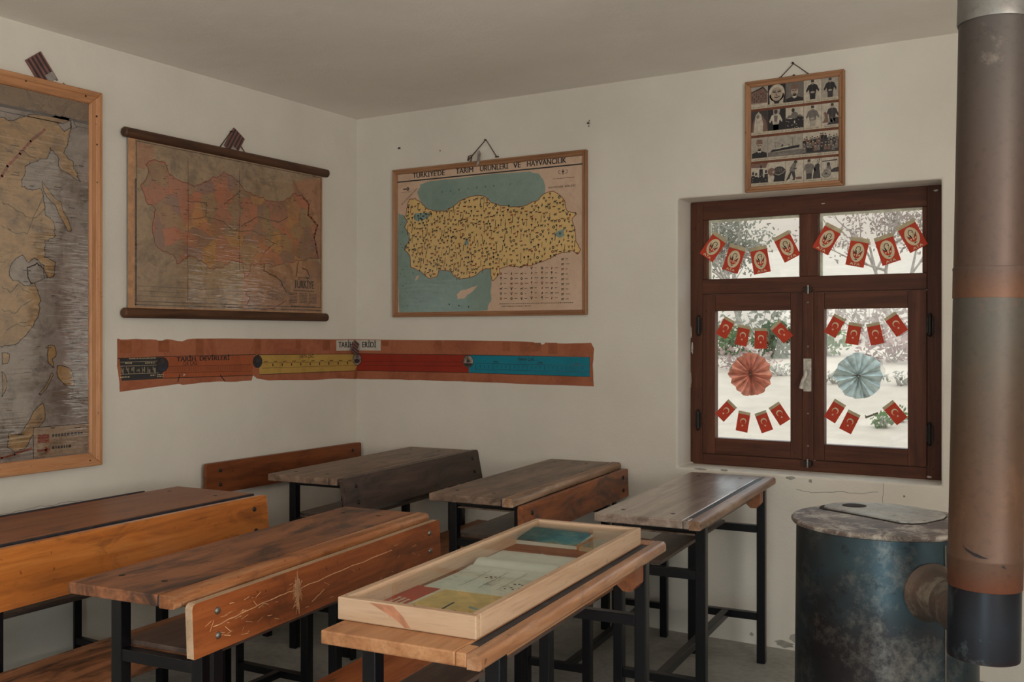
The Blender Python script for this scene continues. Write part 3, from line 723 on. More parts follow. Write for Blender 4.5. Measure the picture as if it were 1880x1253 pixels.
# --- framed produce map on the window wall ----------------------------------
BF = back_frame()
pm = thing('framed_produce_map', 'pine framed yellow and teal map of farm produce and livestock', 'map', (.89, 0, 1.525)); org = Vector((.89, 0, 1.525))
PU0, PU1, PV0, PV1 = .278, 1.502, 1.525, 2.358
def oak(axis): return wood('reddish_frame_' + axis, (122, 82, 56), (150, 106, 74), (170, 124, 90), axis, None, rough=.5, grain=.8)
frame_parts(pm, org, PU0, PU1, PV0, PV1, .027, .026, BF, 'xz', oak)
bb = MB(org); bb.box(PU0 + .015, PU1 - .015, -.008, -.001, PV0 + .015, PV1 - .015, plain('hardboard', (110, 84, 60))); bb.build('backing_board', pm)
F3 = dict(film=.22, wrinkle=(14, 1, 40), wr_str=.3, mottle=.1)
m_pap = aged('poster_paper_pink', (200, 168, 144), (184, 148, 120), 5, .6, .48, .7, weave=.08, **F3)
m_teal = aged('poster_sea_teal', (126, 146, 136), (110, 132, 124), 5, .6, .45, .7, weave=.15, **F3)
m_yel = aged('poster_land_yellow', (212, 176, 116), (196, 156, 96), 5, .6, .48, .7, weave=.1, **F3)
m_pk = aged('poster_ink_black', (34, 28, 28), (26, 22, 22), 8, **F3)
m_pg = aged('poster_ink_green', (52, 58, 42), (44, 46, 38), 8, **F3); m_pr = aged('poster_ink_rust', (124, 62, 36), (104, 50, 32), 8, **F3)
z4 = lambda pts: [on_back(700 + a / 3.3854, 240 + c / 3.3854) for a, c in pts]
b = MB(org); A = Art(b, BF, .0085)
iu0, iu1, iv0, iv1 = PU0 + .024, PU1 - .024, PV0 + .024, PV1 - .024
A.rect(iu0, iv0, iu1, iv1, m_pap, 1)
cl = lambda pts: [(min(max(a, iu0 + .004), iu1 - .004), min(max(c, iv0 + .004), iv1 - .004)) for a, c in pts]
A.poly(cl(jag(z4([(250, 335), (300, 318), (600, 283), (930, 255), (985, 270), (1010, 300), (1025, 350), (1020, 395), (1000, 440), (960, 480), (830, 500), (700, 500), (560, 450), (490, 470), (440, 510), (330, 520), (275, 500), (250, 440), (230, 380), (245, 355)]), .003, 2, 3)), m_teal, 2)
A.poly(cl(jag(z4([(113, 515), (150, 530), (200, 560), (300, 850), (500, 880), (700, 850), (720, 880), (690, 940), (685, 1000), (690, 1050), (670, 1090), (665, 1118), (400, 1150), (118, 1160), (100, 800)]), .003, 2, 3)), m_teal, 2)
LANDP = jag(z4([(180, 430), (215, 422), (255, 450), (280, 480), (330, 500), (400, 505), (445, 480), (490, 440), (560, 412), (640, 408), (690, 450), (770, 470), (830, 475), (910, 465), (970, 440), (1010, 400), (1075, 378), (1110, 400), (1140, 430), (1150, 470), (1160, 500), (1220, 520), (1190, 550), (1205, 600), (1215, 690), (1245, 740), (1225, 770), (1190, 745), (1100, 770), (1040, 800), (960, 830), (870, 852), (800, 840), (740, 860), (740, 890), (700, 935), (685, 900), (690, 855), (640, 865), (570, 910), (490, 925), (440, 880), (370, 865), (350, 910), (300, 920), (250, 875), (190, 850), (185, 780), (150, 740), (175, 700), (180, 640), (150, 600), (170, 570), (150, 540), (165, 500), (170, 460)]), .004, 3, 3)
A.poly(LANDP, m_yel, 3); A.line(LANDP, .0035, m_pr, 4, True)
for q in ([(205, 540), (215, 515), (300, 510), (312, 530), (270, 557), (222, 562)], [(1080, 650), (1095, 630), (1150, 605), (1140, 625), (1145, 655), (1110, 668)], [(522, 705), (530, 670), (548, 690), (548, 712)]): A.poly(jag(z4(q), .002, 2, 3), m_teal, 5)
A.poly(jag(z4([(475, 1020), (500, 995), (545, 985), (605, 962), (575, 1000), (545, 1020), (520, 1045), (480, 1048)]), .002, 2, 3), m_pap, 4); A.poly(z4([(215, 935), (225, 905), (242, 900), (232, 925)]), m_pap, 4)
ya, yb = z4([(110, 333)])[0][1], z4([(1250, 197)])[0][1]; tl = (ya + yb) / 2
A.line([(iu0, tl), (iu1, tl)], .007, m_pk, 4)
for st, x0, x1 in (("TÜRKİYE'DE", 203, 400), ('TARIM', 470, 577), ('ÜRÜNLERİ', 620, 795), ('VE', 827, 872), ('HAYVANCILIK', 912, 1155)):
    a = z4([(x0, 300 - (x0 - 203) * .115)])[0][0]; c = z4([(x1, 300 - (x1 - 203) * .115)])[0][0]
    A.text(st, a, tl + .014, c, .029, m_pk, 5, .03)
for ch, (x, y) in zip('KARADENİZ', [(385, 383), (437, 377), (490, 368), (545, 362), (600, 355), (655, 350), (705, 345), (757, 340), (808, 335)]):
    u, v = z4([(x, y)])[0]; w = .008 if ch != 'İ' else .002
    A.text(ch, u - w / 2, v - .005, u + w / 2, .011, m_pk, 5, .01)
ua, va = z4([(1045, 357)])[0]; uc, vc = z4([(1212, 342)])[0]; A.text('SOVYETLER  BİRLİĞİ', ua, va - .004, uc, .009, m_pk, 5, .01)
ua, va = z4([(135, 460)])[0]; uc, vc = z4([(230, 365)])[0]; A.text('BULGARİSTAN', ua, va - .004, uc, .007, m_pk, 5, .01, v1=vc)
u, v = z4([(172, 364)])[0]; A.oval(u, v, .009, .010, m_pk, 5); A.rect(u - .032, v - .003, u, v + .003, m_pk, 5); A.oval(u, v, .004, .0045, m_pap, 6, 10)
u, v = z4([(1135, 258)])[0]; A.oval(u, v, .003, .016, m_pk, 5, 8); A.oval(u, v + .002, .009, .003, m_pk, 6, 8)
for s_ in (-1, 1): A.line([(u + s_ * .012, v - .01), (u + s_ * .024, v - .006), (u + s_ * .026, v + .006), (u + s_ * .016, v + .01)], .002, m_pk, 5)
rnd = random.Random(4); scribble(A, u - .06, u + .065, v - .033, .003, m_pk, 5, rnd); u, v = z4([(160, 385)])[0]; scribble(A, u - .035, u + .035, v, .002, m_pk, 5, rnd)
def symbol(A, u, v, k, s, mats, rnd):
    m1 = rnd.choice(mats)
    if k == 0: A.oval(u, v, s * .5, s * .5, m1, 5, 8); A.oval(u, v, s * .2, s * .2, m_yel, 6, 6)
    elif k == 1: A.rect(u - s * .08, v - s * .7, u + s * .08, v + s * .1, m1, 5); A.oval(u, v + s * .3, s * .38, s * .35, m1, 6, 7)
    elif k == 2:
        A.rect(u - s * .5, v - s * .12, u + s * .4, v + s * .25, m1, 5); A.oval(u + s * .52, v + s * .3, s * .2, s * .16, m1, 6, 6)
        for x in (-.42, -.25, .2, .36): A.rect(u + s * x - s * .05, v - s * .5, u + s * x + s * .05, v - s * .1, m1, 6)
    elif k == 3: A.line([(u - s * .08, v - s), (u + s * .08, v + s)], s * .22, m1, 5)
    elif k == 4: A.oval(u, v, s * .7, s * .22, m_pr, 5, 8); A.rect(u - s * .6, v - s * .05, u + s * .6, v + s * .02, m1, 6)
    elif k == 5:
        for a in (-.5, 0, .5): A.line([(u, v - s * .5), (u + a * s, v + s * .5)], s * .18, m1, 5)
    else: A.poly([(u - s * .3, v - s * .5), (u + s * .1, v - s * .4), (u + s * .35, v + s * .1), (u, v + s * .6), (u - s * .15, v)], m1, 5)
placed = []
tries = 0
while len(placed) < 620 and tries < 9000:
    tries += 1
    u, v = rnd.uniform(.33, 1.49), rnd.uniform(1.68, 2.16)
    if not inside((u, v), LANDP) or any((u - a) ** 2 + (v - c) ** 2 < (.0165 if u > .95 else .0145) ** 2 for a, c in placed): continue
    if u > .95 and rnd.random() < .2: continue
    placed.append((u, v)); symbol(A, u, v, rnd.choice((0, 1, 1, 2, 2, 3, 4, 5, 6)), rnd.uniform(.0125, .0175), (m_pk, m_pg, m_pg, m_pr), rnd)
for ci, x in enumerate((750, 815, 878, 940, 1005, 1065, 1132)):
    ys = range(890, 1060, 31) if ci < 3 else range(855, 1050, 31) if ci < 6 else range(800, 1050, 31)
    for y in ys:
        u, v = z4([(x, y)])[0]; symbol(A, u, v, rnd.choice((0, 1, 2, 5, 6)) if ci < 6 else 2, .014, (m_pk, m_pg, m_pr), rnd); A.rect(u + .018, v - .001, u + .018 + rnd.uniform(.010, .024), v + .0015, m_pk, 5)
for (x0, x1, y) in ((740, 1200, 1080), (755, 935, 1095)):
    u, v = z4([(x0, y)])[0]; u2 = z4([(x1, y - 15)])[0][0]; scribble(A, u, u2, v, .0035, m_pk, 5, rnd)
for k in range(26):
    u, v = z4([(rnd.uniform(120, 230), rnd.uniform(560, 1110))])[0]
    if not inside((u, v), LANDP): A.rect(u, v, u + .006, v + .003, m_pk, 5)
for k in range(3): u, v = z4([(425 + 60 * k, 1085 + 8 * k)])[0]; A.rect(u, v, u + .008, v + .008, m_pk, 5)
b.build('map_sheet', pm)
q = z4([(545, 190), (655, 57), (725, 165)]); bb = MB(org)
bb.tube([(q[0][0], -.012, q[0][1]), (q[1][0], -.008, q[1][1]), (q[2][0], -.012, q[2][1])], .0028, M_CORD, 6)
bb.tube([(q[0][0], -.012, q[0][1]), (q[0][0] + .01, -.018, q[0][1] + .022), (q[0][0] + .03, -.014, q[0][1] + .03), (q[0][0] + .02, -.014, q[0][1] - .01)], .0035, M_CORD, 6)
bb.tube([(q[2][0] - .008, -.012, q[2][1]), (q[2][0] + .012, -.014, q[2][1])], .004, M_CORD, 6)
bb.build('hanging_cord', pm)
u, v = on_back(879, 290, -.0285); P0 = Vector((u, -.0295, v)); bb = MB()
mtg = plain('grey_card', (150, 138, 130), .7)
bb.prism([(-.012, -.042), (.003, -.032), (.011, .022), (.003, .040), (-.006, .030)], -.003, .003, mtg); A2 = Art(bb, lambda a, d, o_: Vector((a, -o_, d)), .0035)
for k in range(3): A2.line([(-.010 + .006 * k, -.026 + .004 * k), (.000 + .005 * k, .02)], .0018, plain('dark_stripe', (62, 48, 48), .6), 1)
o = bb.build('striped_card', loc=P0); o.rotation_euler = (0, 0, .12); tag(o, 'pale grey striped card tucked behind the produce map cord', 'card', 'small striped cards on the wall')

# --- history timeline around the corner -------------------------------------
def CF(u, v, off):
    return Vector((off, min(u, -off), v)) if u < 0 else Vector((max(u, off), -off, v))
z5 = lambda pts: [(lambda q: (min(q[0], -.0005), q[1]))(on_left(200 + a / 4.087, 600 + c / 4.087)) for a, c in pts]
z6 = lambda pts: [(lambda q: (max(q[0], .0005), q[1]))(on_back(600 + a / 3.686, 600 + c / 3.686)) for a, c in pts]
tm = thing('history_timeline', 'long torn paper timeline strip running around the room corner', 'poster', (0, 0, 1.17)); org = Vector((0, 0, 1.17))
F4 = dict(film=0)
m_or = aged('timeline_paper_orange', (162, 98, 70), (132, 70, 46), 6, .7, .46, .68, weave=.15)
m_ob = aged('timeline_band_orange', (158, 84, 52), (134, 66, 40), 7, .6, .46, .68, weave=.15)
m_dk = aged('timeline_band_dark', (56, 54, 54), (44, 40, 40), 7, .6); m_yb = aged('timeline_band_yellow', (178, 142, 74), (154, 118, 60), 6, .6, weave=.12)
m_rb = aged('timeline_band_red', (142, 44, 28), (126, 38, 26), 6, .6, weave=.1); m_bb = aged('timeline_band_blue', (24, 118, 138), (20, 104, 124), 6, .6, weave=.1)
m_lb = plain('white_label', (186, 176, 164), .7, var=.05); m_tape = plain('old_tape', (140, 78, 48), .5, var=.1); m_cr = plain('pale_print', (176, 156, 128), .8)
b = MB(org); A = Art(b, CF, .0012)
lp = z5([(60, 90), (100, 98), (200, 92), (360, 100), (380, 112), (430, 95), (500, 105), (545, 112), (590, 95), (700, 90), (1200, 92)]) + [(-.0005, 1.400), (-.0005, 1.169)] + z5([(1750, 390), (1600, 398), (1400, 402), (1200, 405), (1110, 390), (1077, 365), (1070, 405), (900, 415), (850, 412), (700, 420), (560, 438), (520, 430), (300, 460), (80, 490), (75, 400), (60, 300)])
rp = [(.0005, 1.169), (.0005, 1.400)] + z6([(700, 92), (1200, 98), (1400, 105), (1420, 120), (1470, 120), (1480, 108), (1620, 115), (1790, 110), (1810, 150), (1800, 260), (1808, 405), (1500, 395), (1000, 375), (700, 365), (490, 358)])
A.poly(jag(lp, .0015, 3, 3), m_or, 0); A.poly(jag(rp, .0015, 4, 3), m_or, 0)
for x0, x1, y0_, y1_ in ((650, 710, 95, 215), (1090, 1140, 95, 205), (1400, 1440, 100, 165), (1600, 1660, 105, 180), (370, 450, 105, 190), (80, 170, 110, 200)): A.poly(z5([(x0, y1_), (x1, y1_), (x1, y0_), (x0, y0_)]), m_tape, 1)
for x0, x1, y0_, y1_ in ((375, 418, 95, 132), (735, 780, 105, 165), (1190, 1240, 108, 165), (1310, 1450, 110, 168), (1500, 1560, 110, 185)): A.poly(z6([(x0, y1_), (x1, y1_), (x1, y0_), (x0, y0_)]), m_tape, 1)
A.poly(z5([(78, 238), (400, 230), (402, 388), (95, 405)]), m_dk, 1); A.poly(z5([(400, 228), (1085, 214), (1075, 365), (400, 388)]), m_ob, 1)
A.line(z5([(65, 240), (400, 226), (1100, 210)]), .003, m_pk, 2); A.line(z5([(95, 405), (400, 388), (1078, 366)]), .003, m_pk, 2)
A.poly(z5([(1115, 214), (1300, 210)]) + [(-.0005, z5([(1850, 205)])[0][1]), (-.0005, z5([(1850, 330)])[0][1])] + z5([(1130, 360)]), m_yb, 1)
vr1, vr0 = z6([(210, 183)])[0][1], z6([(205, 297)])[0][1]
A.poly([(.0005, vr0), (.0005, vr1)] + z6([(960, 192), (962, 312)]), m_rb, 1); A.poly(z6([(962, 192), (1780, 207), (1780, 340), (962, 315)]), m_bb, 1)
for q in (z5([(1130, 360), (1850, 331)]), z6([(208, 183), (960, 192), (1780, 207)]), z6([(208, 297), (960, 313), (1780, 340), (1780, 207)]), z5([(1115, 212), (1850, 205)])): A.line(q, .0028, m_pk, 2)
for (f, yy0_, yy1_, x0, x1) in ((z5, 300, 285, 420, 1060), (z5, 348, 333, 420, 1060), (z5, 272, 262, 1150, 1850), (z5, 312, 290, 1150, 1850), (z6, 237, 240, 245, 920), (z6, 262, 268, 245, 920), (z6, 250, 265, 1000, 1775), (z6, 288, 308, 1000, 1775)):
    A.line(f([(x0, yy0_), (x1, yy1_)]), .0016, m_pk, 2)
for k in range(46): x = 430 + k * 13.5; A.line(z5([(x, 305 - k * .33), (x, 338 - k * .33)]), .0022, m_brn if False else M_BROWNINK, 2)
for k in range(10): x = 1165 + k * 70; A.line(z5([(x, 262 - k * .8), (x + 25, 260 - k * .8)]), .003, m_pk, 2); A.rect(*z5([(x + 60, 298 - k * 1.8)])[0], z5([(x + 67, 298)])[0][0], z5([(x + 60, 278 - k * 1.8)])[0][1], m_pk, 2)
for k in range(24): x = 260 + k * 28; A.line(z6([(x, 243), (x, 258)]), .002, M_BROWNINK, 2)
for k in range(26): x = 1010 + k * 29; A.line(z6([(x, 262 + k * .45), (x, (276 if k % 4 else 284) + k * .5)]), .0022, m_pk, 2)
for x, y in ((1143, 237), (1445, 243), (1695, 250)): A.line(z6([(x - 12, y), (x + 12, y)]), .004, m_pk, 2); A.line(z6([(x - 22, y + 10), (x + 22, y + 10)]), .002, m_pk, 2)
rnd = random.Random(9)
for k in range(7):
    x = 90 + k * 40; q = z5([(x, 355), (x + 16, 355), (x + 16, 300), (x, 300)])
    for j in range(3): A.line([(q[0][0] + (q[1][0] - q[0][0]) * j / 2, q[0][1] + rnd.uniform(0, .02)), (q[0][0] + (q[1][0] - q[0][0]) * j / 2, q[2][1] - rnd.uniform(0, .015))], .002, m_cr, 2)
for x0, x1, y in ((150, 350, 244), (120, 170, 280), (270, 345, 278), (80, 155, 385), (310, 345, 370), (360, 410, 365), (360, 410, 380)):
    q0 = z5([(x0, y)])[0]; q1 = z5([(x1, y)])[0]; scribble(A, q0[0], q1[0], q0[1], .006, m_cr, 2, rnd, .004, .01)
for y in (262, 292, 352): A.line(z5([(85, y + 6), (370, y - 4)]), .0016, m_cr, 2)
def tz(f, st, x0, y0_, x1, y1_, h, mat, bold): p, q = f([(x0, y0_)])[0], f([(x1, y1_)])[0]; A.text(st, p[0], p[1], q[0], h, mat, 3, bold, v1=q[1])
tz(z5, 'TARİH', 507, 262, 648, 257, .021, m_pk, .03); tz(z5, 'DEVİRLERİ', 680, 256, 903, 250, .021, m_pk, .03); tz(z5, 'İLK ÇAĞ', 556, 291, 660, 288, .019, m_pk, .008)
tz(z5, 'ORTA ÇAĞ', 1428, 236, 1533, 233, .016, m_pk, .008); tz(z6, 'YENİ ÇAĞ', 500, 213, 583, 213, .012, M_BROWNINK, .01); tz(z6, 'YAKIN ÇAĞ', 1295, 230, 1405, 232, .014, m_pk, .02)
q = z5([(835, 365), (870, 412)]); A.line(q, .005, M_INK, 2); A.line(z5([(530, 360), (515, 415)]), .005, M_INK, 2); A.poly(z5([(555, 372), (575, 362), (560, 352)]), m_lb, 2)
A.poly([(-.03, 1.17), (-.0005, 1.169), (-.0005, 1.235), (-.012, 1.23)], m_tape, 2)
b.build('paper_strip', tm)
# round medallions and the title label are glued on
mdk = plain('medallion_dark', (48, 38, 36), .7, var=.4, vs=60); mmd = plain('medallion_grey', (116, 104, 96), .7, var=.5, vs=50); mnv = plain('medallion_navy', (44, 48, 62), .7, var=.3)
for f, x, y, rx, ry, mats in ((z5, 400, 285, 50, 57, (mdk, mnv)), (z5, 1113, 262, 33, 50, (mdk, mnv)), (None, 0, 0, 0, 0, (mmd, mdk)), (z6, 958, 235, 34, 42, (mmd, mdk))):
    bb = MB(org); A = Art(bb, CF, .0024)
    if f:
        u, v = f([(x, y)])[0]; r = abs(f([(x + ry, y)])[0][1] - f([(x, y + ry)])[0][1]); A.oval(u, v, r, r, M_INK, 0, 26); A.oval(u, v, r * .93, r * .93, mats[0], 1, 26); A.poly([(u + r * .9 * math.cos(t), v + r * .9 * math.sin(t)) for t in [PI + .35 + k * (PI - .7) / 8 for k in range(9)]], mats[1], 2); A.poly([(u - r * .4, v - r * .2), (u - r * .1, v + r * .5), (u + r * .1, v + r * .3), (u + r * .5, v - r * .1)], mats[1], 3)
    else:
        u, v = -.0005, on_back(656, 660)[1]; r = .037
        for sgn, m_ in ((-1, PI / 2), (1, -PI / 2)):
            A.poly([(sgn * .0005 + r * math.cos(m_ + PI * k / 12), v + r * math.sin(m_ + PI * k / 12)) for k in range(13)], M_INK, 0)
            A.poly([(sgn * .0006 + r * .92 * math.cos(m_ + PI * k / 12), v + r * .92 * math.sin(m_ + PI * k / 12)) for k in range(13)], mmd, 1)
            A.poly([(sgn * .0006, v - r * .6), (sgn * r * .6, v - r * .5), (sgn * r * .7, v - r * .1), (sgn * .0006, v + r * .1)][::sgn], mdk, 2)
    bb.build('medallion', tm)
bb = MB(org); A = Art(bb, CF, .0024)
lv1, lv0 = z6([(368, 92)])[0][1], z6([(362, 163)])[0][1]; lul = on_left(600 + 62 / 3.686, 600 + 95 / 3.686)[0]; lur = z6([(366, 95)])[0][0]
A.poly([(lul, lv0), (-.0005, lv0), (-.0005, lv1), (lul, lv1)], m_lb, 0); A.poly([(.0005, lv0), (lur, lv0), (lur, lv1), (.0005, lv1)], m_lb, 0)
ul = lambda x: on_left(600 + x / 3.686, 630)[0]
A.text('TARİH', ul(77), lv0 + .018, ul(172), .033, m_pk, 2, .03); A.text('Ş', ul(181), lv0 + .018, ul(199), .033, m_pk, 2, .03); A.text('ERİDİ', z6([(243, 150)])[0][0], lv0 + .018, z6([(335, 150)])[0][0], .033, m_pk, 2, .03)
bb.build('title_label', tm)['label'] = 'white label with the title'
striped_card(648, 639, .07, .062, math.radians(60), LF, on_left, 'small dark striped card over the timeline title in the corner', .02)

# --- frame of old photographs ------------------------------------------------
pf = thing('photo_frame', 'pine frame of black and white photographs above the window', 'picture frame', (2.538, 0, 2.076)); org = Vector((2.538, 0, 2.076))
QU0, QU1, QV0, QV1 = 2.3155, 2.7605, 2.0795, 2.588
frame_parts(pf, org, QU0, QU1, QV0, QV1, .027, .024, BF, 'xz', oak)
bb = MB(org); bb.box(QU0 + .012, QU1 - .012, -.010, -.001, QV0 + .012, QV1 - .012, plain('brown_mount_card', (104, 62, 44), .9)); bb.build('mount_card', pf)
PH = {k: plain('photo_' + k, c, .5, var=.10, vs=70) for k, c in dict(white=(176, 164, 148), pale=(150, 140, 128), mid=(104, 96, 90), dark=(56, 50, 50), black=(34, 30, 32), skin=(160, 140, 122), sepia=(112, 84, 72), cap=(172, 158, 138)).items()}
iu0, iu1, iv0, iv1 = QU0 + .026, QU1 - .026, QV0 + .026, QV1 - .026
def photo(c0, c1, r0, r1, bg, draw, seed):
    u0 = iu0 + (iu1 - iu0) * c0 + .0006; u1 = iu0 + (iu1 - iu0) * c1 - .0006; v1 = iv1 - (iv1 - iv0) * r0; v0 = iv1 - (iv1 - iv0) * r1
    bb = MB(org); A = Art(bb, BF, .0104); R = random.Random(seed); cap = .014
    A.rect(u0, v0, u1, v1, PH['cap'], 0)
    A.rect(u0, v0 + cap, u1, v1, PH[bg], 1); scribble(A, u0 + .01, u1 - .008, v0 + .005, .003, PH['mid'], 2, R, .002, .006)
    w, h = u1 - u0, v1 - v0 - cap
    class D:
        def p(s, pts, k, lay=2): A.poly([(u0 + min(max(a, 0), 1) * w, v0 + cap + min(max(c, 0), 1) * h) for a, c in pts], PH[k], lay)
        def o(s, x, y, rx, ry, k, lay=2, rot=0): A.poly([(u0 + min(max(x + rx * math.cos(t * PI / 9) * math.cos(rot) - ry * math.sin(t * PI / 9) * math.sin(rot), 0), 1) * w, v0 + cap + min(max(y + rx * math.cos(t * PI / 9) * math.sin(rot) + ry * math.sin(t * PI / 9) * math.cos(rot), 0), 1) * h) for t in range(18)], PH[k], lay)
        def l(s, pts, wd, k, lay=4): A.line([(u0 + a * w, v0 + cap + c * h) for a, c in pts], wd * w, PH[k], lay)
    draw(D(), R); bb.build('photograph', pf)
def face(d, x, y, s, lay=3):
    d.o(x, y, .2 * s, .24 * s, 'skin', lay)
    for sx in (-1, 1): d.l([(x + sx * .12 * s, y + .06 * s), (x + sx * .04 * s, y + .05 * s)], .05 * s, 'dark', lay + 1)
    d.l([(x, y + .04 * s), (x - .02 * s, y - .05 * s)], .03 * s, 'mid', lay + 1); d.l([(x - .08 * s, y - .12 * s), (x + .08 * s, y - .12 * s)], .05 * s, 'dark', lay + 1)
def bust(hat, coat, s, x=.5, y=.5, tie=False):
    def f(d, R):
        d.p([(x - .5 * s, -.1), (x - .48 * s, y - .36 * s), (x - .14 * s, y - .26 * s), (x + .14 * s, y - .26 * s), (x + .48 * s, y - .36 * s), (x + .5 * s, -.1)], coat, 2)
        d.p([(x - .1 * s, y - .16 * s), (x + .1 * s, y - .16 * s), (x + .12 * s, y - .3 * s), (x, y - .36 * s), (x - .12 * s, y - .3 * s)], 'white', 3)
        if tie: d.p([(x - .03, y - .3 * s), (x + .03, y - .3 * s), (x + .05, y - .55 * s), (x - .03, y - .55 * s)], 'black', 4)
        face(d, x, y, s, 3)
        if hat: d.p([(x - .22 * s, y + .12 * s), (x + .22 * s, y + .12 * s), (x + .18 * s, y + .36 * s), (x - .17 * s, y + .36 * s)], hat, 5)
    return f
def scarf(d, R):
    d.o(.5, .55, .46, .46, 'white', 2); d.p([(.1, 0), (.08, .5), (.92, .5), (.86, 0)], 'white', 2); d.p([(.3, .2), (.7, .2), (.62, 0), (.38, 0)], 'black', 3); d.o(.5, .5, .34, .36, 'skin', 4)
    for sx in (-1, 1): d.l([(.5 + sx * .22, .62), (.5 + sx * .07, .60)], .07, 'dark', 5); d.l([(.5 + sx * .24, .68), (.5 + sx * .06, .69)], .03, 'mid', 5)
    d.l([(.5, .58), (.46, .44), (.53, .42)], .04, 'mid', 5); d.l([(.36, .34), (.5, .31), (.66, .35)], .05, 'dark', 5)
def soldier(coat, legs, x=.5, top=.92, hands=True, base=0.0):
    def f(d, R):
        d.p([(x - .15, base), (x + .15, base), (x + .17, .35), (x - .17, .35)], legs, 2)
        d.p([(x - .17, .28), (x + .17, .28), (x + .22, .5), (x + .34, .36), (x + .38, .45), (x + .24, .72), (x + .08, .78), (x - .08, .78), (x - .24, .72), (x - .38, .45), (x - .34, .36), (x - .22, .5)], coat, 3)
        d.o(x, .83, .07, .09, 'skin', 4); d.p([(x - .09, .86), (x + .09, .86), (x + .08, .98), (x - .08, .98)], 'dark', 5); d.l([(x - .05, .80), (x + .05, .80)], .02, 'dark', 5)
        if hands: d.o(x, .36, .12, .05, 'pale', 5)
        d.l([(x, .75), (x, .4)], .012, 'mid', 5)
    return f
def house(d, R):
    d.p([(0, .15), (.95, .1), (.95, .7), (.7, .95), (0, .75)], 'sepia', 2); d.p([(0, .72), (.72, .98), (1, .66), (1, .60), (.72, .9), (0, .68)], 'black', 3)
    for r_ in range(4):
        for c in range(7): d.p([(.04 + .13 * c, .2 + .12 * r_), (.1 + .13 * c, .2 + .12 * r_), (.1 + .13 * c, .27 + .12 * r_), (.04 + .13 * c, .27 + .12 * r_)], 'dark' if (r_ + c) % 3 else 'mid', 4)
    d.p([(0, 0), (1, 0), (1, .12), (0, .06)], 'white', 3)
def veil(d, R): d.p([(.05, .05), (.1, .45), (.3, .85), (.45, .97), (.6, .85), (.9, .5), (1, .0), (.1, 0)], 'sepia', 2); d.p([(.15, 0), (.2, .4), (.28, .8), (.45, .98), (.6, .82), (.72, .4), (.7, 0)], 'white', 3); d.o(.42, .74, .12, .12, 'pale', 4); d.o(.4, .74, .07, .09, 'mid', 5); d.l([(.3, .6), (.4, .3), (.35, .05)], .03, 'pale', 5)
def warrior(d, R): d.p([(0, 0), (1, 0), (1, 1), (.7, 1), (.6, .6), (.3, .6), (.3, 1), (0, 1)], 'black', 2); soldier('white', 'pale', .45)(d, R); d.p([(.38, .3), (.52, .3), (.56, .7), (.34, .7)], 'mid', 4); d.o(.45, .88, .1, .1, 'dark', 6)
def seated(d, R): d.p([(0, 0), (1, 0), (1, .5), (.6, .55), (.3, .45), (0, .5)], 'black', 2); d.p([(0, .5), (1, .5), (.8, .65), (.5, .55), (.2, .66)], 'mid', 2); d.o(.5, .62, .2, .16, 'mid', 3); d.o(.42, .86, .09, .1, 'dark', 4); d.o(.5, .3, .04, .07, 'white', 4); [d.o(R.random(), R.random() * .4, .03, .02, 'pale', 3) for _ in range(14)]
def rider(d, R): d.p([(.3, 0), (1, 0), (1, .3), (.7, .35)], 'dark', 2); soldier('dark', 'black', .62, base=.1, hands=False)(d, R); d.p([(0, .1), (.12, .2), (.1, .55), (.2, .62), (.36, .5), (.4, .1)], 'sepia', 4); d.p([(.08, .35), (.14, .55), (.18, .35), (.14, .2)], 'pale', 5); d.l([(.5, .1), (.45, .3), (.6, .35), (.7, .1)], .05, 'mid', 6)
def ship(d, R): d.p([(0, 0), (1, 0), (1, .26), (0, .22)], 'mid', 2); d.p([(.06, .22), (.12, .34), (.92, .47), (.9, .34), (.3, .26)], 'black', 3); d.p([(.06, .35), (.25, .38), (.28, .44), (.6, .48), (.6, .42), (.3, .36)], 'white', 4); d.p([(.38, .46), (.4, .56), (.44, .56), (.44, .46)], 'dark', 4); d.l([(.22, .4), (.2, .68), (.4, .6)], .008, 'dark', 4); d.l([(.72, .42), (.71, .85)], .008, 'dark', 4); d.l([(.26, .42), (.62, .52), (.62, .46)], .01, 'dark', 5); [d.l([(R.uniform(0, .8), R.uniform(.03, .2))] * 1 + [(R.uniform(.2, 1), R.uniform(.03, .2))], .006, 'pale', 4) for _ in range(6)]
def crowd(d, R):
    d.p([(0, 0), (1, 0), (1, .62), (.5, .72), (0, .6)], 'dark', 2)
    for row, (y, n) in enumerate(((.66, 13), (.48, 12), (.28, 10))):
        for k in range(n):
            x = (k + .5) / n + R.uniform(-.02, .02); yy = y + R.uniform(-.05, .07) + (.1 if row == 0 and 5 < k < 9 else 0)
            d.p([(x - .045, yy - .2), (x + .045, yy - .2), (x + .035, yy), (x - .035, yy)], R.choice(['black', 'mid', 'dark', 'sepia']), 3 + row); d.o(x, yy + .03, .022, .04, 'skin', 4 + row); d.o(x, yy + .07, .022, .025, 'black', 5 + row)
def group(d, R): d.p([(0, .8), (.9, .75), (1, 1), (0, 1)], 'sepia', 2); [d.p([(x - .13, 0), (x + .13, 0), (x + .1, y - .12), (x - .1, y - .12)], 'black', 3) or d.o(x, y, .07, .09, 'dark', 4) for x, y in ((.12, .5), (.3, .45), (.6, .82), (.9, .55))]; d.p([(0, 0), (1, 0), (1, .25), (0, .3)], 'black', 5); [d.o(R.random(), R.random() * .5, .03, .02, 'pale', 6) for _ in range(10)]
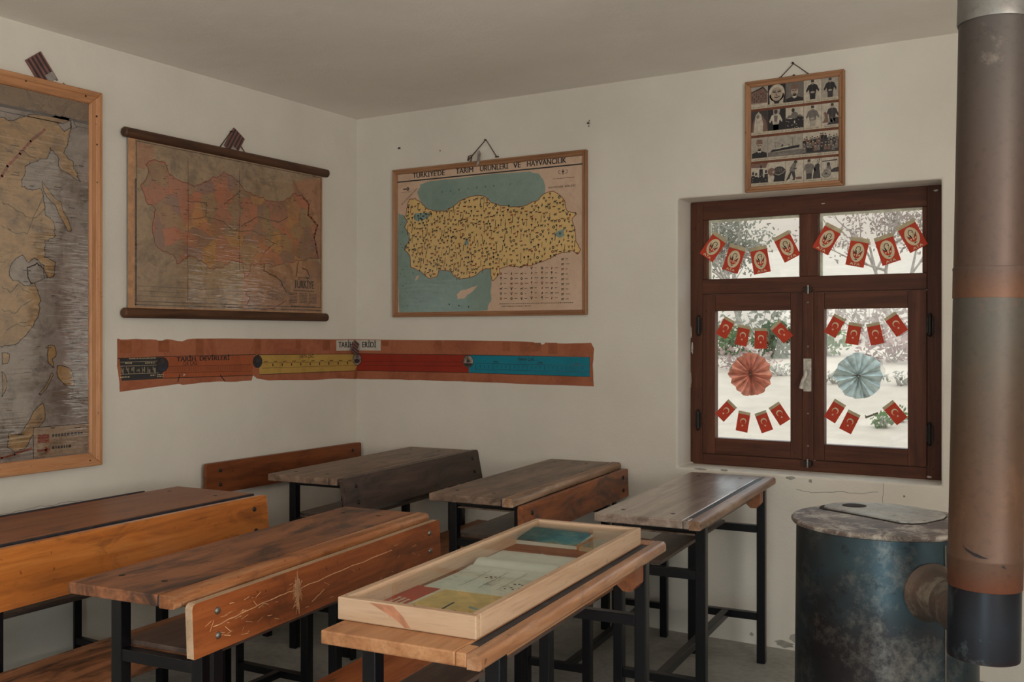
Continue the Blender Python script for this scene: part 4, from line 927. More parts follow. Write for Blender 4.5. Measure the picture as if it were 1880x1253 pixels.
def boulder(d, R): d.o(.64, .46, .38, .3, 'dark', 2); d.o(.2, .52, .22, .2, 'sepia', 3); d.p([(.3, 0), (.95, 0), (.98, .35), (.4, .35)], 'black', 3); d.l([(.4, .4), (.6, .32), (.85, .42), (.95, .52)], .04, 'pale', 5); [d.l([(.45 + .1 * k, .5), (.5 + .1 * k, .68)], .03, 'mid', 5) for k in range(4)]; d.o(.3, .5, .06, .06, 'pale', 5)
def stoop(d, R): d.p([(.05, 0), (.22, .1), (.32, .38), (.42, .1), (.36, 0), (.5, 0), (.56, .15), (.5, .5), (.3, .52), (.2, .36), (.02, .03)], 'dark', 2); d.p([(.2, .48), (.5, .44), (.56, .62), (.6, .86), (.42, .88), (.28, .7)], 'mid', 3); d.o(.56, .92, .1, .08, 'dark', 4); d.l([(.45, .6), (.56, .56), (.62, .6)], .05, 'dark', 5); [d.o(.62 + .08 * k, .1, .05, .07, 'sepia', 3) for k in range(4)]
def pair(d, R): soldier('mid', 'dark', .3, hands=False)(d, R); d.p([(.5, .0), (.95, .0), (.88, .5), (.9, .7), (.7, .78), (.6, .55)], 'dark', 3); d.l([(.82, .7), (.9, .98)], .04, 'dark', 4); d.l([(.72, .7), (.8, .95)], .04, 'mid', 4); d.l([(.62, .72), (.82, .8)], .04, 'white', 5)
def carriage(d, R):
    d.p([(.02, .84), (.9, .88), (.95, .82), (.02, .8)], 'dark', 2)
    for x in (.08, .3, .8, .93): d.l([(x, .82), (x, .3)], .012, 'mid', 2)
    d.o(.4, .66, .1, .1, 'dark', 4); d.p([(.25, .4), (.6, .35), (.5, .6), (.3, .6)], 'mid', 3); d.p([(.4, .25), (1, .25), (1, .5), (.7, .45)], 'dark', 3); d.o(.26, .2, .28, .2, 'mid', 4); d.o(.26, .2, .22, .15, 'pale', 5)
    for k in range(6): d.l([(.26 - .2 * math.cos(k * PI / 6), .2 - .14 * math.sin(k * PI / 6)), (.26 + .2 * math.cos(k * PI / 6), .2 + .14 * math.sin(k * PI / 6))], .02, 'dark', 6)
    d.l([(0, .25), (.15, .42), (.4, .42), (.58, .2)], .05, 'white', 7)
C5 = (0, .2, .405, .61, .812, 1)
for i, (bg, dr) in enumerate((('pale', house), ('black', scarf), ('mid', bust('sepia', 'black', 1.0, .5, .52)), ('white', soldier('black', 'black')), ('pale', soldier('black', 'dark')))): photo(C5[i], C5[i + 1], .0, .222, bg, dr, i)
for i, (bg, dr) in enumerate((('dark', veil), ('pale', warrior), ('white', seated), ('white', soldier('mid', 'pale')), ('white', rider))): photo(C5[i], C5[i + 1], .248, .486, bg, dr, 10 + i)
for i, (a, c, bg, dr) in enumerate(((0, .2, 'pale', bust('sepia', 'black', .92, .5, .56, True)), (.2, .60, 'pale', ship), (.60, 1, 'white', crowd))): photo(a, c, .512, .748, bg, dr, 20 + i)
for i, (bg, dr) in enumerate((('white', group), ('white', boulder), ('white', stoop), ('white', pair), ('white', carriage))): photo(C5[i], C5[i + 1], .772, .998, bg, dr, 30 + i)
zp = lambda pts: [on_back(1350 + a / 4.639, 100 + c / 4.639) for a, c in pts]
q = zp([(390, 203), (500, 80), (640, 178)]); bb = MB(org)
bb.tube([(q[0][0], -.012, q[0][1]), (q[1][0], -.006, q[1][1]), (q[2][0], -.012, q[2][1])], .0022, M_CORD, 6); bb.tube([(q[0][0] - .006, -.012, q[0][1]), (q[0][0] + .008, -.014, q[0][1])], .003, M_CORD, 6); bb.tube([(q[2][0] - .008, -.012, q[2][1]), (q[2][0] + .006, -.014, q[2][1])], .003, M_CORD, 6)
bb.build('hanging_cord', pf)
def nail(px, py, back, label):
    u, v = (on_back if back else on_left)(px, py); c0 = Vector((u, 0, v)) if back else Vector((0, u, v)); n_ = Vector((0, -1, 0)) if back else Vector((1, 0, 0))
    bb = MB(); bb.tube([n_ * -.01, n_ * .014], .0022, M_NAIL, 8); bb.lathe([(0, .017), (.005, .0155), (.0055, .014), (0, .0135)], (0, 0, 0), M_NAIL, 10, n_); o = bb.build('nail', loc=c0); tag(o, label, 'nail', 'nails in the walls')
nail(1457, 117, True, 'dark nail holding the cord of the photograph frame'); nail(893, 258, True, 'dark nail holding the cord of the produce map')
nail(422, 242, False, 'nail holding the cord of the roller map'); nail(1459, 140, True, 'small nail standing on the photograph frame top'); nail(1082, 227, True, 'lone nail right of the produce map, near the ceiling'); nail(735, 273, True, 'bent nail on the wall left of the produce map cord')

# ================================================================== DESKS
def desk_wood(name, dark, base, light, stain, **k): return wood(name, dark, base, light, 'y', stain, rough=k.pop('rough', .42), **k)
W2 = desk_wood('desk_wood_red', (96, 56, 36), (136, 84, 54), (160, 104, 70), (48, 35, 31), stain_lo=.45, stain_hi=.62, stain_amt=.9)
W1 = desk_wood('desk_wood_redbrown', (100, 56, 34), (134, 80, 50), (152, 96, 62), (62, 42, 34), stain_lo=.56, stain_hi=.72, stain_amt=.7)
W3 = desk_wood('desk_wood_greybrown', (84, 64, 52), (120, 96, 80), (146, 120, 102), (52, 42, 38), stain_lo=.50, stain_hi=.66, stain_amt=.75)
W5 = desk_wood('desk_wood_pale', (110, 90, 78), (148, 128, 115), (176, 158, 145), (84, 68, 60), stain_lo=.52, stain_hi=.68, stain_amt=.7, rough=.3, spec=.5, bump=.1, coat=.7, coat_rough=.2)
W6 = desk_wood('desk_wood_honey', (128, 80, 50), (164, 112, 74), (188, 138, 98), (104, 70, 50), stain_lo=.58, stain_hi=.75, stain_amt=.6)
WE = desk_wood('desk_edge_worn', (104, 70, 48), (148, 112, 86), (184, 154, 128), (74, 54, 44), stain_lo=.5, stain_hi=.66, stain_amt=.8)
WE2 = desk_wood('desk_edge_orange', (110, 62, 34), (158, 96, 54), (190, 142, 104), (70, 44, 34), stain_lo=.52, stain_hi=.68, stain_amt=.85)
WE6 = desk_wood('desk_edge_honey', (116, 74, 48), (154, 106, 72), (194, 156, 126), (84, 58, 44), stain_lo=.5, stain_hi=.66, stain_amt=.7, coat=.4, coat_rough=.25)
WSH = desk_wood('shelf_wood', (62, 48, 42), (86, 68, 60), (108, 88, 78), (48, 38, 36), stain_lo=.5, stain_hi=.7)
WB1 = desk_wood('bench_wood_orange', (134, 74, 30), (178, 102, 42), (200, 124, 60), (92, 50, 26), stain_lo=.54, stain_hi=.72, stain_amt=.8, rough=.35, bump=.1, coat=.6, coat_rough=.14)
WB2 = desk_wood('bench_wood_scratched', (96, 48, 24), (142, 74, 36), (164, 92, 48), (70, 40, 26), stain_lo=.52, stain_hi=.70, stain_amt=.7, scratch=(206, 150, 106), rough=.36)
WB3 = desk_wood('bench_wood_dark', (48, 36, 32), (70, 54, 48), (96, 76, 66), (40, 32, 32), stain_lo=.5, stain_hi=.66)
WB4 = desk_wood('bench_wood_sooty', (112, 62, 34), (148, 84, 46), (168, 100, 58), (62, 48, 44), stain_lo=.46, stain_hi=.64, stain_amt=.85)
WBW = desk_wood('bench_wood_brown', (84, 44, 24), (120, 64, 34), (138, 78, 42), (66, 38, 26), stain_lo=.5, stain_hi=.7)
WSEAT = desk_wood('seat_wood_worn', (88, 54, 36), (138, 90, 60), (164, 112, 78), (42, 32, 28), stain_lo=.49, stain_hi=.63, stain_amt=.9)
WSEAT2 = desk_wood('seat_wood_scuffed', (118, 60, 32), (166, 92, 52), (190, 116, 70), (72, 46, 34), stain_lo=.54, stain_hi=.68, scratch=(186, 158, 136))
M_GROOVE_GAP = plain('inky_groove_and_gap_shade', (38, 36, 42), .6, var=.3)

def half_round(x0, x1, z0, z1, n=8):
    """board outline with a rounded right-hand nose"""
    r = (z1 - z0) / 2; zc = (z0 + z1) / 2
    return [(x0, z0)] + [(x1 - r + r * math.cos(t), zc + r * math.sin(t)) for t in [-PI / 2 + PI * k / n for k in range(n + 1)]] + [(x0, z1)]

def nosing(x0, x1, z0, z1, r=.013, q=.008):
    return [(x0, z0), (x1 - q, z0)] + [(x1 - q + q * math.sin(t), z0 + q - q * math.cos(t)) for t in (.5, 1.0, PI / 2)] + [(x1 - r + r * math.cos(t), z1 - r + r * math.sin(t)) for t in (0, .3, .6, .9, 1.2, PI / 2)] + [(x0, z1)]
def desk(label, o, rot, W, L, H, top, edge, groove='thin', inset=.11, tilt=0, under=False, black_lip=False, ew=None, gw=None, shelf=1.0):
    t = thing('school_desk', label, 'desk', (o[0], o[1], 0), math.radians(rot), 'black framed wooden school desks')
    T = .030; ew = ew or (.050 if groove != 'flat' else .04)
    b = MB(); gw = gw or {'thin': .007, 'wide': .022, 'flat': .004}[groove]; gd = {'thin': .002, 'wide': .0025, 'flat': .010}[groove]
    gx1 = W - ew; gx0 = gx1 - gw
    e0 = .055 if groove == 'wide' else .0
    b.box(0, gx0, 0, L, H - T, H, top)
    b.box(gx0, gx1, e0, L - e0, H - T, H - gd, M_GROOVE_GAP)
    if e0: b.box(gx0, gx1, 0, e0, H - T, H, top); b.box(gx0, gx1, L - e0, L, H - T, H, top)
    b.build('tabletop', t, bevel=.004)
    b = MB(); up = .0015 if groove == 'thin' else 0
    b.prism(nosing(gx1, W, H - T - .002, H + up), 0, L, edge, smooth=True) if groove != 'flat' else b.box(gx1, W, 0, L, H - T, H, edge)
    b.build('edge_rail', t, bevel=.003)
    if black_lip: b = MB(); b.box(-.012, .0, .0, L * .86, H - T, H + .004, M_GROOVE_GAP); b.build('edge_lip', t, bevel=.002)
    for x in (.07, W - ew - .09):
        for y in (inset, L - inset):
            b = MB(); b.lathe([(0, .0006), (.008, .0006), (.009, 0)], (x, y, H), M_DKBOLT, 14); b.build('screw_plug', t)
    s = .036; xl, xr = .030, W - .052; ya, yb = inset, L - inset - s
    for x in (xl, xr):
        for y in (ya, yb):
            b = MB(); b.box(x, x + s, y, y + s, 0, H - T - .001, M_BLACK); b.build('leg', t, bevel=.003)
    for y in (ya, yb):
        b = MB(); b.box(xl + s, xr, y + .004, y + .032, H - T - .031, H - T - .001, M_BLACK); b.build('top_rail', t, bevel=.002)
        b = MB(); b.box(xl + s, xr, y + .003, y + .033, .565, .597, M_BLACK); b.build('shelf_rail', t, bevel=.002)
        b = MB(); b.box(xl + s, xr, y + .003, y + .033, .185, .217, M_BLACK); b.build('foot_rail', t, bevel=.002)
        for x in (xl + .06, xr - .03):
            b = MB(); b.lathe([(0, .006), (.006, .005), (.007, 0)], (x, y + .004, H - T - .014), M_STEEL, 10, Vector((0, -1, 0))); b.build('bolt', t)
    b = MB(); b.box((xl + xr) / 2, (xl + xr) / 2 + .032, ya + .033, yb + .003, .186, .216, M_BLACK); b.build('stretcher', t, bevel=.002)
    b = MB(); b.box(xl + .012, xl + .012 + (xr - xl + .008) * shelf, ya + s + .002, yb - .002, .598, .612, WSH); b.build('book_shelf', t, bevel=.002)
    if under:
        b = MB(); b.box(xl + s + .004, xr - .002, inset + .004, L - inset - .004, H - T - .042, H - T - .036, under); b.build('under_panel', t, bevel=.001)
        b = MB(); b.prism([(xr - .03, H - T - .06), (xr - .01, H - T - .078), (xr + .016, H - T - .078), (xr + .03, H - T - .06), (xr + .03, H - T - .002), (xr - .03, H - T - .002)], yb - .07, yb - .004, W1); b.build('corner_block', t, bevel=.003)
    return t
DK = {
 1: dict(o=(.484, -2.871), rot=3.2, W=.42, L=1.22, H=.792),
 2: dict(o=(1.470, -2.899), rot=6.16, W=.356, L=1.232, H=.792),
 3: dict(o=(.537, -1.255), rot=5.07, W=.372, L=1.205, H=.805),
 4: dict(o=(1.421, -1.261), rot=5.2, W=.377, L=1.225, H=.792),
 5: dict(o=(2.184, -1.322), rot=4.2, W=.388, L=1.188, H=.792),
 6: dict(o=(2.303, -2.882), rot=4.79, W=.390, L=1.201, H=.792)}
desk('red brown school desk at the left edge behind the orange bench back', **DK[1], top=W1, edge=M_GROOVE_GAP, groove='flat', black_lip=True, ew=.012)  # dark edge strip painted to read as the shaded gap before the bench back
desk('stained reddish school desk behind the scratched bench back', **DK[2], top=W2, edge=WE2)
desk('grey brown school desk in the room corner behind the dark bench back', **DK[3], top=W3, edge=W3, groove='flat')
desk('grey brown school desk behind the sooty bench back, below the produce map', **DK[4], top=W3, edge=WE, under=W3)
desk('pale worn school desk under the window with an inky pencil groove', **DK[5], top=W5, edge=WE, groove='wide', under=W3, shelf=.5, ew=.042)
desk('honey coloured school desk carrying the glass topped display case', **DK[6], top=W6, edge=WE6, groove='wide', under=W6, shelf=.45, ew=.034, gw=.027)

def bench(label, o, rot, bx, y0_, y1_, top, hgt, lean, mat, seatmat, sx0=.02, sx1=.33, seat_z=.43, edge=None, bolts=M_DKBOLT, thick=.022, scr=False, round_=.012):
    """bench whose back board stands against the desk behind it; x runs from the board to the seat front"""
    c, s_ = math.cos(math.radians(rot)), math.sin(math.radians(rot))
    loc = (o[0] + bx * c - y0_ * s_, o[1] + bx * s_ + y0_ * c, 0); L = y1_ - y0_
    t = thing('school_bench', label, 'bench', loc, math.radians(rot), 'wooden school benches')
    z0 = top - hgt; xs = lambda z: lean * (top - z) / hgt
    # back board: outline in y-z with eased corners, pushed through its thickness, leaning
    e = round_; pr = [(0, z0), (L, z0), (L, top - e), (L - e * .3, top - e * .3), (L - e, top), (e, top), (e * .3, top - e * .3), (0, top - e)]
    b = MB(); n = len(pr); V = [(xs(z), y, z) for y, z in pr] + [(xs(z) + thick, y, z) for y, z in pr]
    k = len(pr); F = [tuple(range(k)), tuple(range(2 * k - 1, k - 1, -1))]
    b.add(V, F, mat); b.add(V, [((i + 1) % k, i, k + i, k + (i + 1) % k) for i in range(k)], edge or mat)
    if scr:   # knife marks: bare wood showing through the varnish
        mm = plain('bare_scratch', (206, 156, 116), .8); R = random.Random(6)
        A = Art(b, lambda u, v, off: Vector((xs(v) + thick + off, u, v)), .0003); cu, cv = .405, top - .062
        for k in range(64):
            a = R.choice([R.gauss(PI / 2, .16), R.gauss(PI / 2, .5), R.gauss(.5, .3), R.uniform(0, PI)]); l = R.uniform(.012, .046) if k < 40 else R.uniform(.01, .028); q0, q1 = R.gauss(0, .006), R.gauss(0, .014)
            A.line([(cu + q0 - l * .5 * math.cos(a), cv + q1 - l * math.sin(a)), (cu + q0 + l * .5 * math.cos(a), cv + q1 + l * math.sin(a))], R.uniform(.0008, .0016), mm, 1)
        for k in range(46):
            u, v = R.uniform(.04, .40) if k < 34 else R.uniform(.4, 1.1), R.uniform(z0 + .01, top - .02); l = R.uniform(.004, .028); a = R.gauss(.15, .4)
            A.line([(u, v), (u + l * math.cos(a), v + l * math.sin(a))], R.uniform(.0008, .002), mm, 1)
        A.line(jag([(.07, top - .07), (.2, top - .062), (.33, top - .055), (.42, top - .057), (.62, top - .05), (.9, top - .045)], .002, 2, 5, False), .0022, mm, 1)
        A.line(jag([(.47, top - .105), (.53, top - .085)], .002, 2, 5, False), .0022, mm, 1)
    bo = b.build('back_board', t, bevel=.003, weld=False)
    for y in (.085, L - .075):
        for z in (top - hgt * .26, top - hgt * .72):
            b = MB(); b.lathe([(0, .007), (.006, .006), (.009, .003), (.0095, 0)], (xs(z) + thick, y, z), bolts, 12, Vector((1, 0, 0))); b.build('bolt', bo)
    px = .10; p = .034; yy = (px, L - px - p)
    for y in yy:
        b = MB(); b.add([(sx0, y, seat_z - .026), (sx0 + .03, y, seat_z - .026), (xs(top) - .001, y, top - .02), (xs(top) - .012, y, top - .02), (sx0, y + p, seat_z - .026), (sx0 + .03, y + p, seat_z - .026), (xs(top) - .001, y + p, top - .02), (xs(top) - .012, y + p, top - .02)],
                    [(0, 1, 2, 3), (7, 6, 5, 4), (0, 4, 5, 1), (1, 5, 6, 2), (2, 6, 7, 3), (3, 7, 4, 0)], M_BLACK) if False else b.box(min(xs(z0), 0) - .014, -.001, y, y + p, 0, top - .02, M_BLACK)
        b.build('back_post', t, bevel=.002)
        b = MB(); b.box(sx1 - .055, sx1 - .055 + p, y, y + p, 0, seat_z - .026, M_BLACK); b.build('leg', t, bevel=.003)
        b = MB(); b.box(.0, sx1 - .055, y + .003, y + .031, seat_z - .054, seat_z - .026, M_BLACK); b.build('seat_rail', t, bevel=.002)
        b = MB(); b.box(.0, sx1 - .055, y + .003, y + .031, .13, .158, M_BLACK); b.build('foot_rail', t, bevel=.002)
    b = MB(); b.box(sx1 * .5, sx1 * .5 + .028, yy[0] + .031, yy[1] + .003, .131, .157, M_BLACK); b.build('stretcher', t, bevel=.002)
    b = MB(); b.prism(half_round(sx0, sx1, seat_z - .026, seat_z), 0, L, seatmat, smooth=True); b.build('seat', t, bevel=.004)
    return t
def dkb(k): return DK[k]['o'], DK[k]['rot']
bench('orange varnished bench back standing against the desk at the left edge', *dkb(1), .446, -.02, 1.235, .790, .180, .020, WB1, WSEAT, .03, .36)
bench('scratched red brown bench back with a knife carved star mark', *dkb(2), .376, .012, 1.232, .775, .132, .006, WB2, WSEAT2, .01, .25, edge=wood('bare_end_grain', (140, 112, 88), (172, 142, 114), (190, 160, 132), 'y', rough=.7), bolts=M_STEEL, scr=True)
bench('dark brown leaning bench back nearest the room corner', *dkb(3), .390, -.01, 1.222, .807, .150, .030, WB3, WSEAT, .02, .30)
bench('orange brown bench back darkened by soot, right of the grey desk', *dkb(4), .392, .0, 1.222, .766, .134, .004, WB4, WSEAT, .02, .28)
bench('low bench between the large world map and the desk at the left edge', (0, 0), 0, .05, -2.92, -1.74, .66, .14, .0, WBW, WSH, .02, .32)
bench('brown bench standing against the wall under the timeline', (0, 0), 0, .036, -1.175, -.03, .806, .150, .0, WBW, WSEAT, .02, .34)

# ================================================================== DISPLAY CASE
o6, r6 = DK[6]['o'], math.radians(DK[6]['rot'])
def on6(x, y): return (o6[0] + x * math.cos(r6) - y * math.sin(r6), o6[1] + x * math.sin(r6) + y * math.cos(r6))
CW, CL, CH = .348, 1.05, .050
cs = thing('display_case', 'shallow pine display case with a glass lid on the front desk', 'display case', (*on6(-.014, .08), .7925), r6)
def cpine(axis): return wood('case_pine_' + axis, (160, 124, 96), (184, 152, 124), (196, 166, 140), axis, None, rough=.5, grain=.6, bump=.1)
fw = .020
for nm, a in (('end_board', (0, CW, 0, fw, 'x')), ('end_board', (0, CW, CL - fw, CL, 'x')), ('side_board', (0, fw, fw, CL - fw, 'y')), ('side_board', (CW - fw, CW, fw, CL - fw, 'y'))):
    b = MB(); b.box(a[0], a[1], a[2], a[3], 0, CH, cpine(a[4])); b.build(nm, cs, bevel=.003, segs=3)
b = MB(); b.box(fw, CW - fw, fw, CL - fw, .001, .006, wood('case_floor', (104, 62, 44), (138, 88, 64), (156, 104, 78), 'x', rough=.6)); b.build('base_board', cs)
b = MB(); b.box(fw - .004, CW - fw + .004, fw - .004, CL - fw + .004, CH - .010, CH - .007, M_CASEGLASS); b.build('glass_lid', cs)
b = MB(); mst = plain('pine_grain_stain', (168, 114, 86), .6, var=.15); A = Art(b, lambda u, v, off: Vector((u, -off, v)), .0003)
A.poly([(.085, CH - .003), (.145, CH - .003), (.17, CH * .55), (.19, .004), (.176, .004), (.15, CH * .4), (.12, CH * .65)], mst, 1); b.build('grain_mark', cs)['label'] = 'reddish knot streak on the case end'
Z6 = .7925 + .0065
def item(name, label, cat, x, y, z=Z6): return thing(name, label, cat, (*on6(x - .014, y + .08), z), r6)
# printed card: red half and yellow half. local x to the right, y away
m_cred = plain('card_red', (168, 62, 40), .6, var=.06); m_cyel = plain('card_yellow', (200, 170, 108), .6, var=.08); m_cw = plain('card_white', (206, 196, 178), .7, var=.05)
PC = lambda u, v, off: Vector((u, v, off))
it = item('printed_card', 'red and yellow printed card at the near end of the display case', 'card', .022, .024)
b = MB(); b.box(0, .295, 0, .285, 0, .002, m_cw); A = Art(b, PC, .0022)
A.poly([(0, 0), (.062, 0), (.068, .283), (0, .283)], m_cred, 1); A.poly([(.072, 0), (.295, 0), (.295, .283), (.078, .283)], m_cyel, 1)
A2 = Art(b, lambda u, v, off: Vector((v, u, off)), .0022)
R = random.Random(3)
for k, (a, c) in enumerate(((.06, .17), (.07, .16), (.09, .16))):
    x = a
    while x < c: w = R.uniform(.005, .010); A.rect(.016 + .015 * k, x, .024 + .015 * k, x + w, m_cw, 2); x += w + .003
m_sk = plain('sketch_ink', (46, 44, 50), .7); m_sb = plain('sketch_blue', (136, 146, 140), .7)
A.line([(.165, .04), (.158, .18)], .006, m_sk, 2); A.line([(.155, .03), (.185, .055)], .005, m_sk, 2); A.oval(.19, .11, .013, .016, plain('sketch_grey', (96, 104, 104), .7), 2, 10); A.oval(.17, .045, .01, .012, m_sb, 2, 10)
A.poly([(.205, .17), (.24, .155), (.235, .145), (.21, .155)], m_sb, 2); A.oval(.248, .15, .006, .012, m_sk, 3, 8); A.poly([(.23, .06), (.26, .05), (.268, .12), (.25, .14), (.235, .1)], m_sb, 2); A.line([(.225, .02), (.24, .05), (.25, .09)], .008, m_sk, 3); A.line([(.205, .02), (.232, .13)], .003, plain('sketch_ochre', (140, 110, 50), .7), 2); A.line([(.275, .05), (.285, .11)], .003, m_sk, 2)
b.build('card_sheet', it)
# open exercise book
m_page = plain('notebook_page', (196, 198, 184), .85, var=.03); m_pen = plain('pen_ink', (104, 104, 100), .8); m_dot = plain('dot_ink', (74, 60, 54), .8)
it = item('exercise_book', 'open handwritten exercise book in the middle of the display case', 'book', .042, .300)
nbw, nbl = .245, .45
def page_z(y): return .004 + .012 * math.exp(-((y - .27) / .05) ** 2) + .004 * math.sin(min(1, max(0, y / nbl)) * PI) - .006 * math.exp(-((y - .235) / .012) ** 2)
def page_x(x, y): return x + .012 * math.sin(y * 9) * (1 - x / nbw)
NY = 40; b = MB(); V = []; F = []
for j in range(NY + 1):
    y = nbl * j / NY
    V += [(page_x(0, y), y, 0), (page_x(0, y), y, page_z(y)), (nbw, y, page_z(y)), (nbw, y, 0)]
for j in range(NY):
    for k in range(4): F.append((j * 4 + k, j * 4 + (k + 1) % 4, (j + 1) * 4 + (k + 1) % 4, (j + 1) * 4 + k))
F += [(0, 1, 2, 3), (NY * 4 + 3, NY * 4 + 2, NY * 4 + 1, NY * 4)]
b.add(V, F, m_page, True); b.build('pages', it, weld=True)
b = MB(); A = Art(b, lambda u, v, off: Vector((u, v, page_z(v) + off)), .0004); R = random.Random(11)
for x in (.085, .135, .185): A.line([(x - .004, .03 + .01 * R.random()), (x, .12), (x, .2)], .0012, m_pen, 1)
for c in range(4):
    for r_ in range(5):
        x0, yy = .02 + .055 * c + R.uniform(-.004, .004), .04 + .034 * r_; pts = [(x0 + .006 * k, yy + R.uniform(-.006, .006)) for k in range(R.randint(2, 5))]
        if R.random() < .8: A.line(pts, .0014, m_pen, 1)
for k in range(8): A.line([(.125 + .004 * k, .05 + R.random() * .02), (.128 + .004 * k, .1 + R.random() * .05)], .001, m_pen, 1) if k % 2 else None
for x, y in ((.195, .055), (.205, .07), (.215, .058), (.226, .072), (.234, .06), (.2, .1), (.21, .105), (.22, .1), (.23, .105), (.105, .13), (.113, .14), (.12, .13), (.125, .142)): A.oval(x, y, .0035, .004, m_dot, 1, 8)
for r_ in range(6):
    for c in range(3):
        x0, yy = .035 + .065 * c, .30 + .022 * r_
        if R.random() < .75: A.line([(x0 + .007 * k, yy + R.uniform(-.004, .004)) for k in range(R.randint(3, 8))], .0012, m_pen, 1)
b.build('handwriting', it)
# open booklet with a teal picture and a page of text
it = item('picture_booklet', 'booklet with a teal landscape picture at the far end of the display case', 'book', .020, .865)
def teal_mat():
    t = NT('teal_landscape'); v = t.coords((1, 1, 1), rnd=False); n = t.noise(v, 16, 6, .65, .8); n2 = t.noise(v, 45, 4, .7)
    col = t.ramp(n, [(.30, s2l((38, 52, 50))), (.42, s2l((46, 88, 92))), (.52, s2l((70, 116, 118))), (.62, s2l((120, 128, 110))), (.75, s2l((58, 72, 52)))])
    return t.bsdf(t.mix(t.mul(t.mask(n2, .5, .7), .5), col, s2l((40, 54, 52))), .4)
def bz(y): return .008 + .10 * max(0, y) * .11
b = MB(); N = 8; V = []; F = []
bw, bl = .195, .128
for j in range(N + 1):
    y = bl * j / N; zt = .012 + .016 * (j / N) ** .8
    V += [(0, y, 0), (0, y, zt), (bw, y, zt * .85), (bw, y, 0)]
for j in range(N):
    for k in range(4): F.append((j * 4 + k, j * 4 + (k + 1) % 4, (j + 1) * 4 + (k + 1) % 4, (j + 1) * 4 + k))
F += [(0, 1, 2, 3), (N * 4 + 3, N * 4 + 2, N * 4 + 1, N * 4)]
b.add(V, F, m_page, False); b.build('page_block', it, weld=True)
b = MB(); mt = teal_mat(); V = []
for j in range(N + 1):
    y = bl * j / N; zt = .0128 + .016 * (j / N) ** .8; V += [(-.002, y - .001, zt), (bw, y - .001, zt * .85)]
b.add(V, [(2 * j, 2 * j + 1, 2 * j + 3, 2 * j + 2) for j in range(N)], mt, True); o = b.build('cover_picture', it); o.modifiers.new('t', 'SOLIDIFY').thickness = .0008; o['label'] = 'teal landscape picture'
b = MB(); b.box(bw, bw + .012, 0, bl, 0, .014, plain('orange_spine', (176, 120, 66), .6)); b.build('spine', it)
b = MB(); b.box(bw + .012, .306, -.012, bl, 0, .010, plain('text_page_paper', (176, 160, 128), .8, var=.05)); A = Art(b, PC, .0104); R = random.Random(2)
for r_ in range(11):
    y = .002 + .011 * r_; x = bw + .018
    while x < .298: w = R.uniform(.004, .011); A.rect(x, y, x + w, y + .004, m_pen, 1); x += w + .0025
b.build('text_page', it)

# ================================================================== STOVE AND PIPE
SC = Vector((3.224, -1.649, 0))
def stove_mat():
    t = NT('stove_blued_steel'); v = t.coords(rnd=False)
    a = t.noise(v, 5.5, 10, .78, 0); c2 = t.noise(v, 26, 7, .78); d2 = t.noise(v, 2.2, 3)
    col = t.ramp(d2, [(.35, s2l((56, 52, 54))), (.52, s2l((66, 82, 90))), (.68, s2l((60, 56, 56)))])
    col = t.mix(t.mul(t.mask(a, .50, .68), .65), col, s2l((146, 140, 132)))
    col = t.mix(t.mul(t.mask(c2, .55, .66), .6), col, s2l((44, 42, 44)))
    return t.bsdf(col, .38, .8, bump=c2, bstr=.12, bdist=.003)
M_STOVE = stove_mat()
def top_mat(name, pale, dark, amt, sc):
    t = NT(name); v = t.coords(rnd=False)
    a = t.noise(v, sc, 8, .75, .6); e = t.noise(v, 4, 3)
    col = t.mix(t.mask(e, .46, .6), s2l(dark), s2l(pale)); col = t.mix(t.mul(t.mask(a, .48, .60), amt), col, s2l((200, 190, 176))); f = t.noise(v, 60, 4, .7)
    col = t.mix(t.mul(t.mask(f, .55, .7), .6), col, s2l((80, 66, 62)))
    return t.bsdf(col, .5, .25, bump=a, bstr=.1, bdist=.002)
M_STOP = top_mat('stove_top_ash', (116, 100, 94), (86, 70, 66), .75, 13); M_SLID = top_mat('stove_lid_grey', (172, 174, 170), (146, 140, 134), .5, 9)
sv = thing('stove', 'round blued steel stove with an ash marked top below the window', 'stove', SC)
b = MB(); b.lathe([(.0, .10), (.236, .10), (.238, .12), (.236, .40), (.233, .70), (.231, .905)], (0, 0, 0), M_STOVE, 72); b.build('body', sv)
b = MB(); b.lathe([(.225, .906), (.242, .908), (.2445, .912), (.2445, .916), (.241, .920), (.200, .9235), (.100, .9245), (0, .925)], (0, 0, 0), M_STOP, 72); b.build('top_plate', sv)
# drop shaped cover plate
def sp2(r, d): return RT * r + FW * d
LP = [(-.118, .150), (-.105, .178), (-.071, .205), (-.02, .218), (.03, .215), (.094, .19), (.145, .13), (.178, .054), (.172, .01), (.148, -.027), (.08, -.082), (.04, -.094), (.01, -.085), (-.044, .013), (-.095, .095), (-.114, .125)]
prof = [sp2(a, c) for a, c in LP]; ctr = sp2(-.03, .150)
def plate(name, pts, z0, z1, mat, hole=None):
    b = MB(); n = len(pts); c = sum(pts, Vector()) / n
    V = [(p.x, p.y, z0) for p in pts] + [(p.x, p.y, z1) for p in pts] + [(c.x, c.y, z1 + .002)]
    b.add(V, [(i, (i + 1) % n, n + (i + 1) % n, n + i) for i in range(n)] + [(n + i, n + (i + 1) % n, 2 * n) for i in range(n)], mat); return b.build(name, sv, bevel=.0015, segs=1)
cc = sum(prof, Vector()) / len(prof)
plate('lid_recess', [cc + (p - cc) * 1.05 - RT * .006 for p in prof], .922, .9262, plain('dark_gap', (36, 30, 30), .8))  # near-black plate under the cover, showing as a dark rim line
cvp = plate('cover_plate', prof, .926, .9305, M_SLID); cvp['label'] = 'ash grey drop shaped cooking plate'
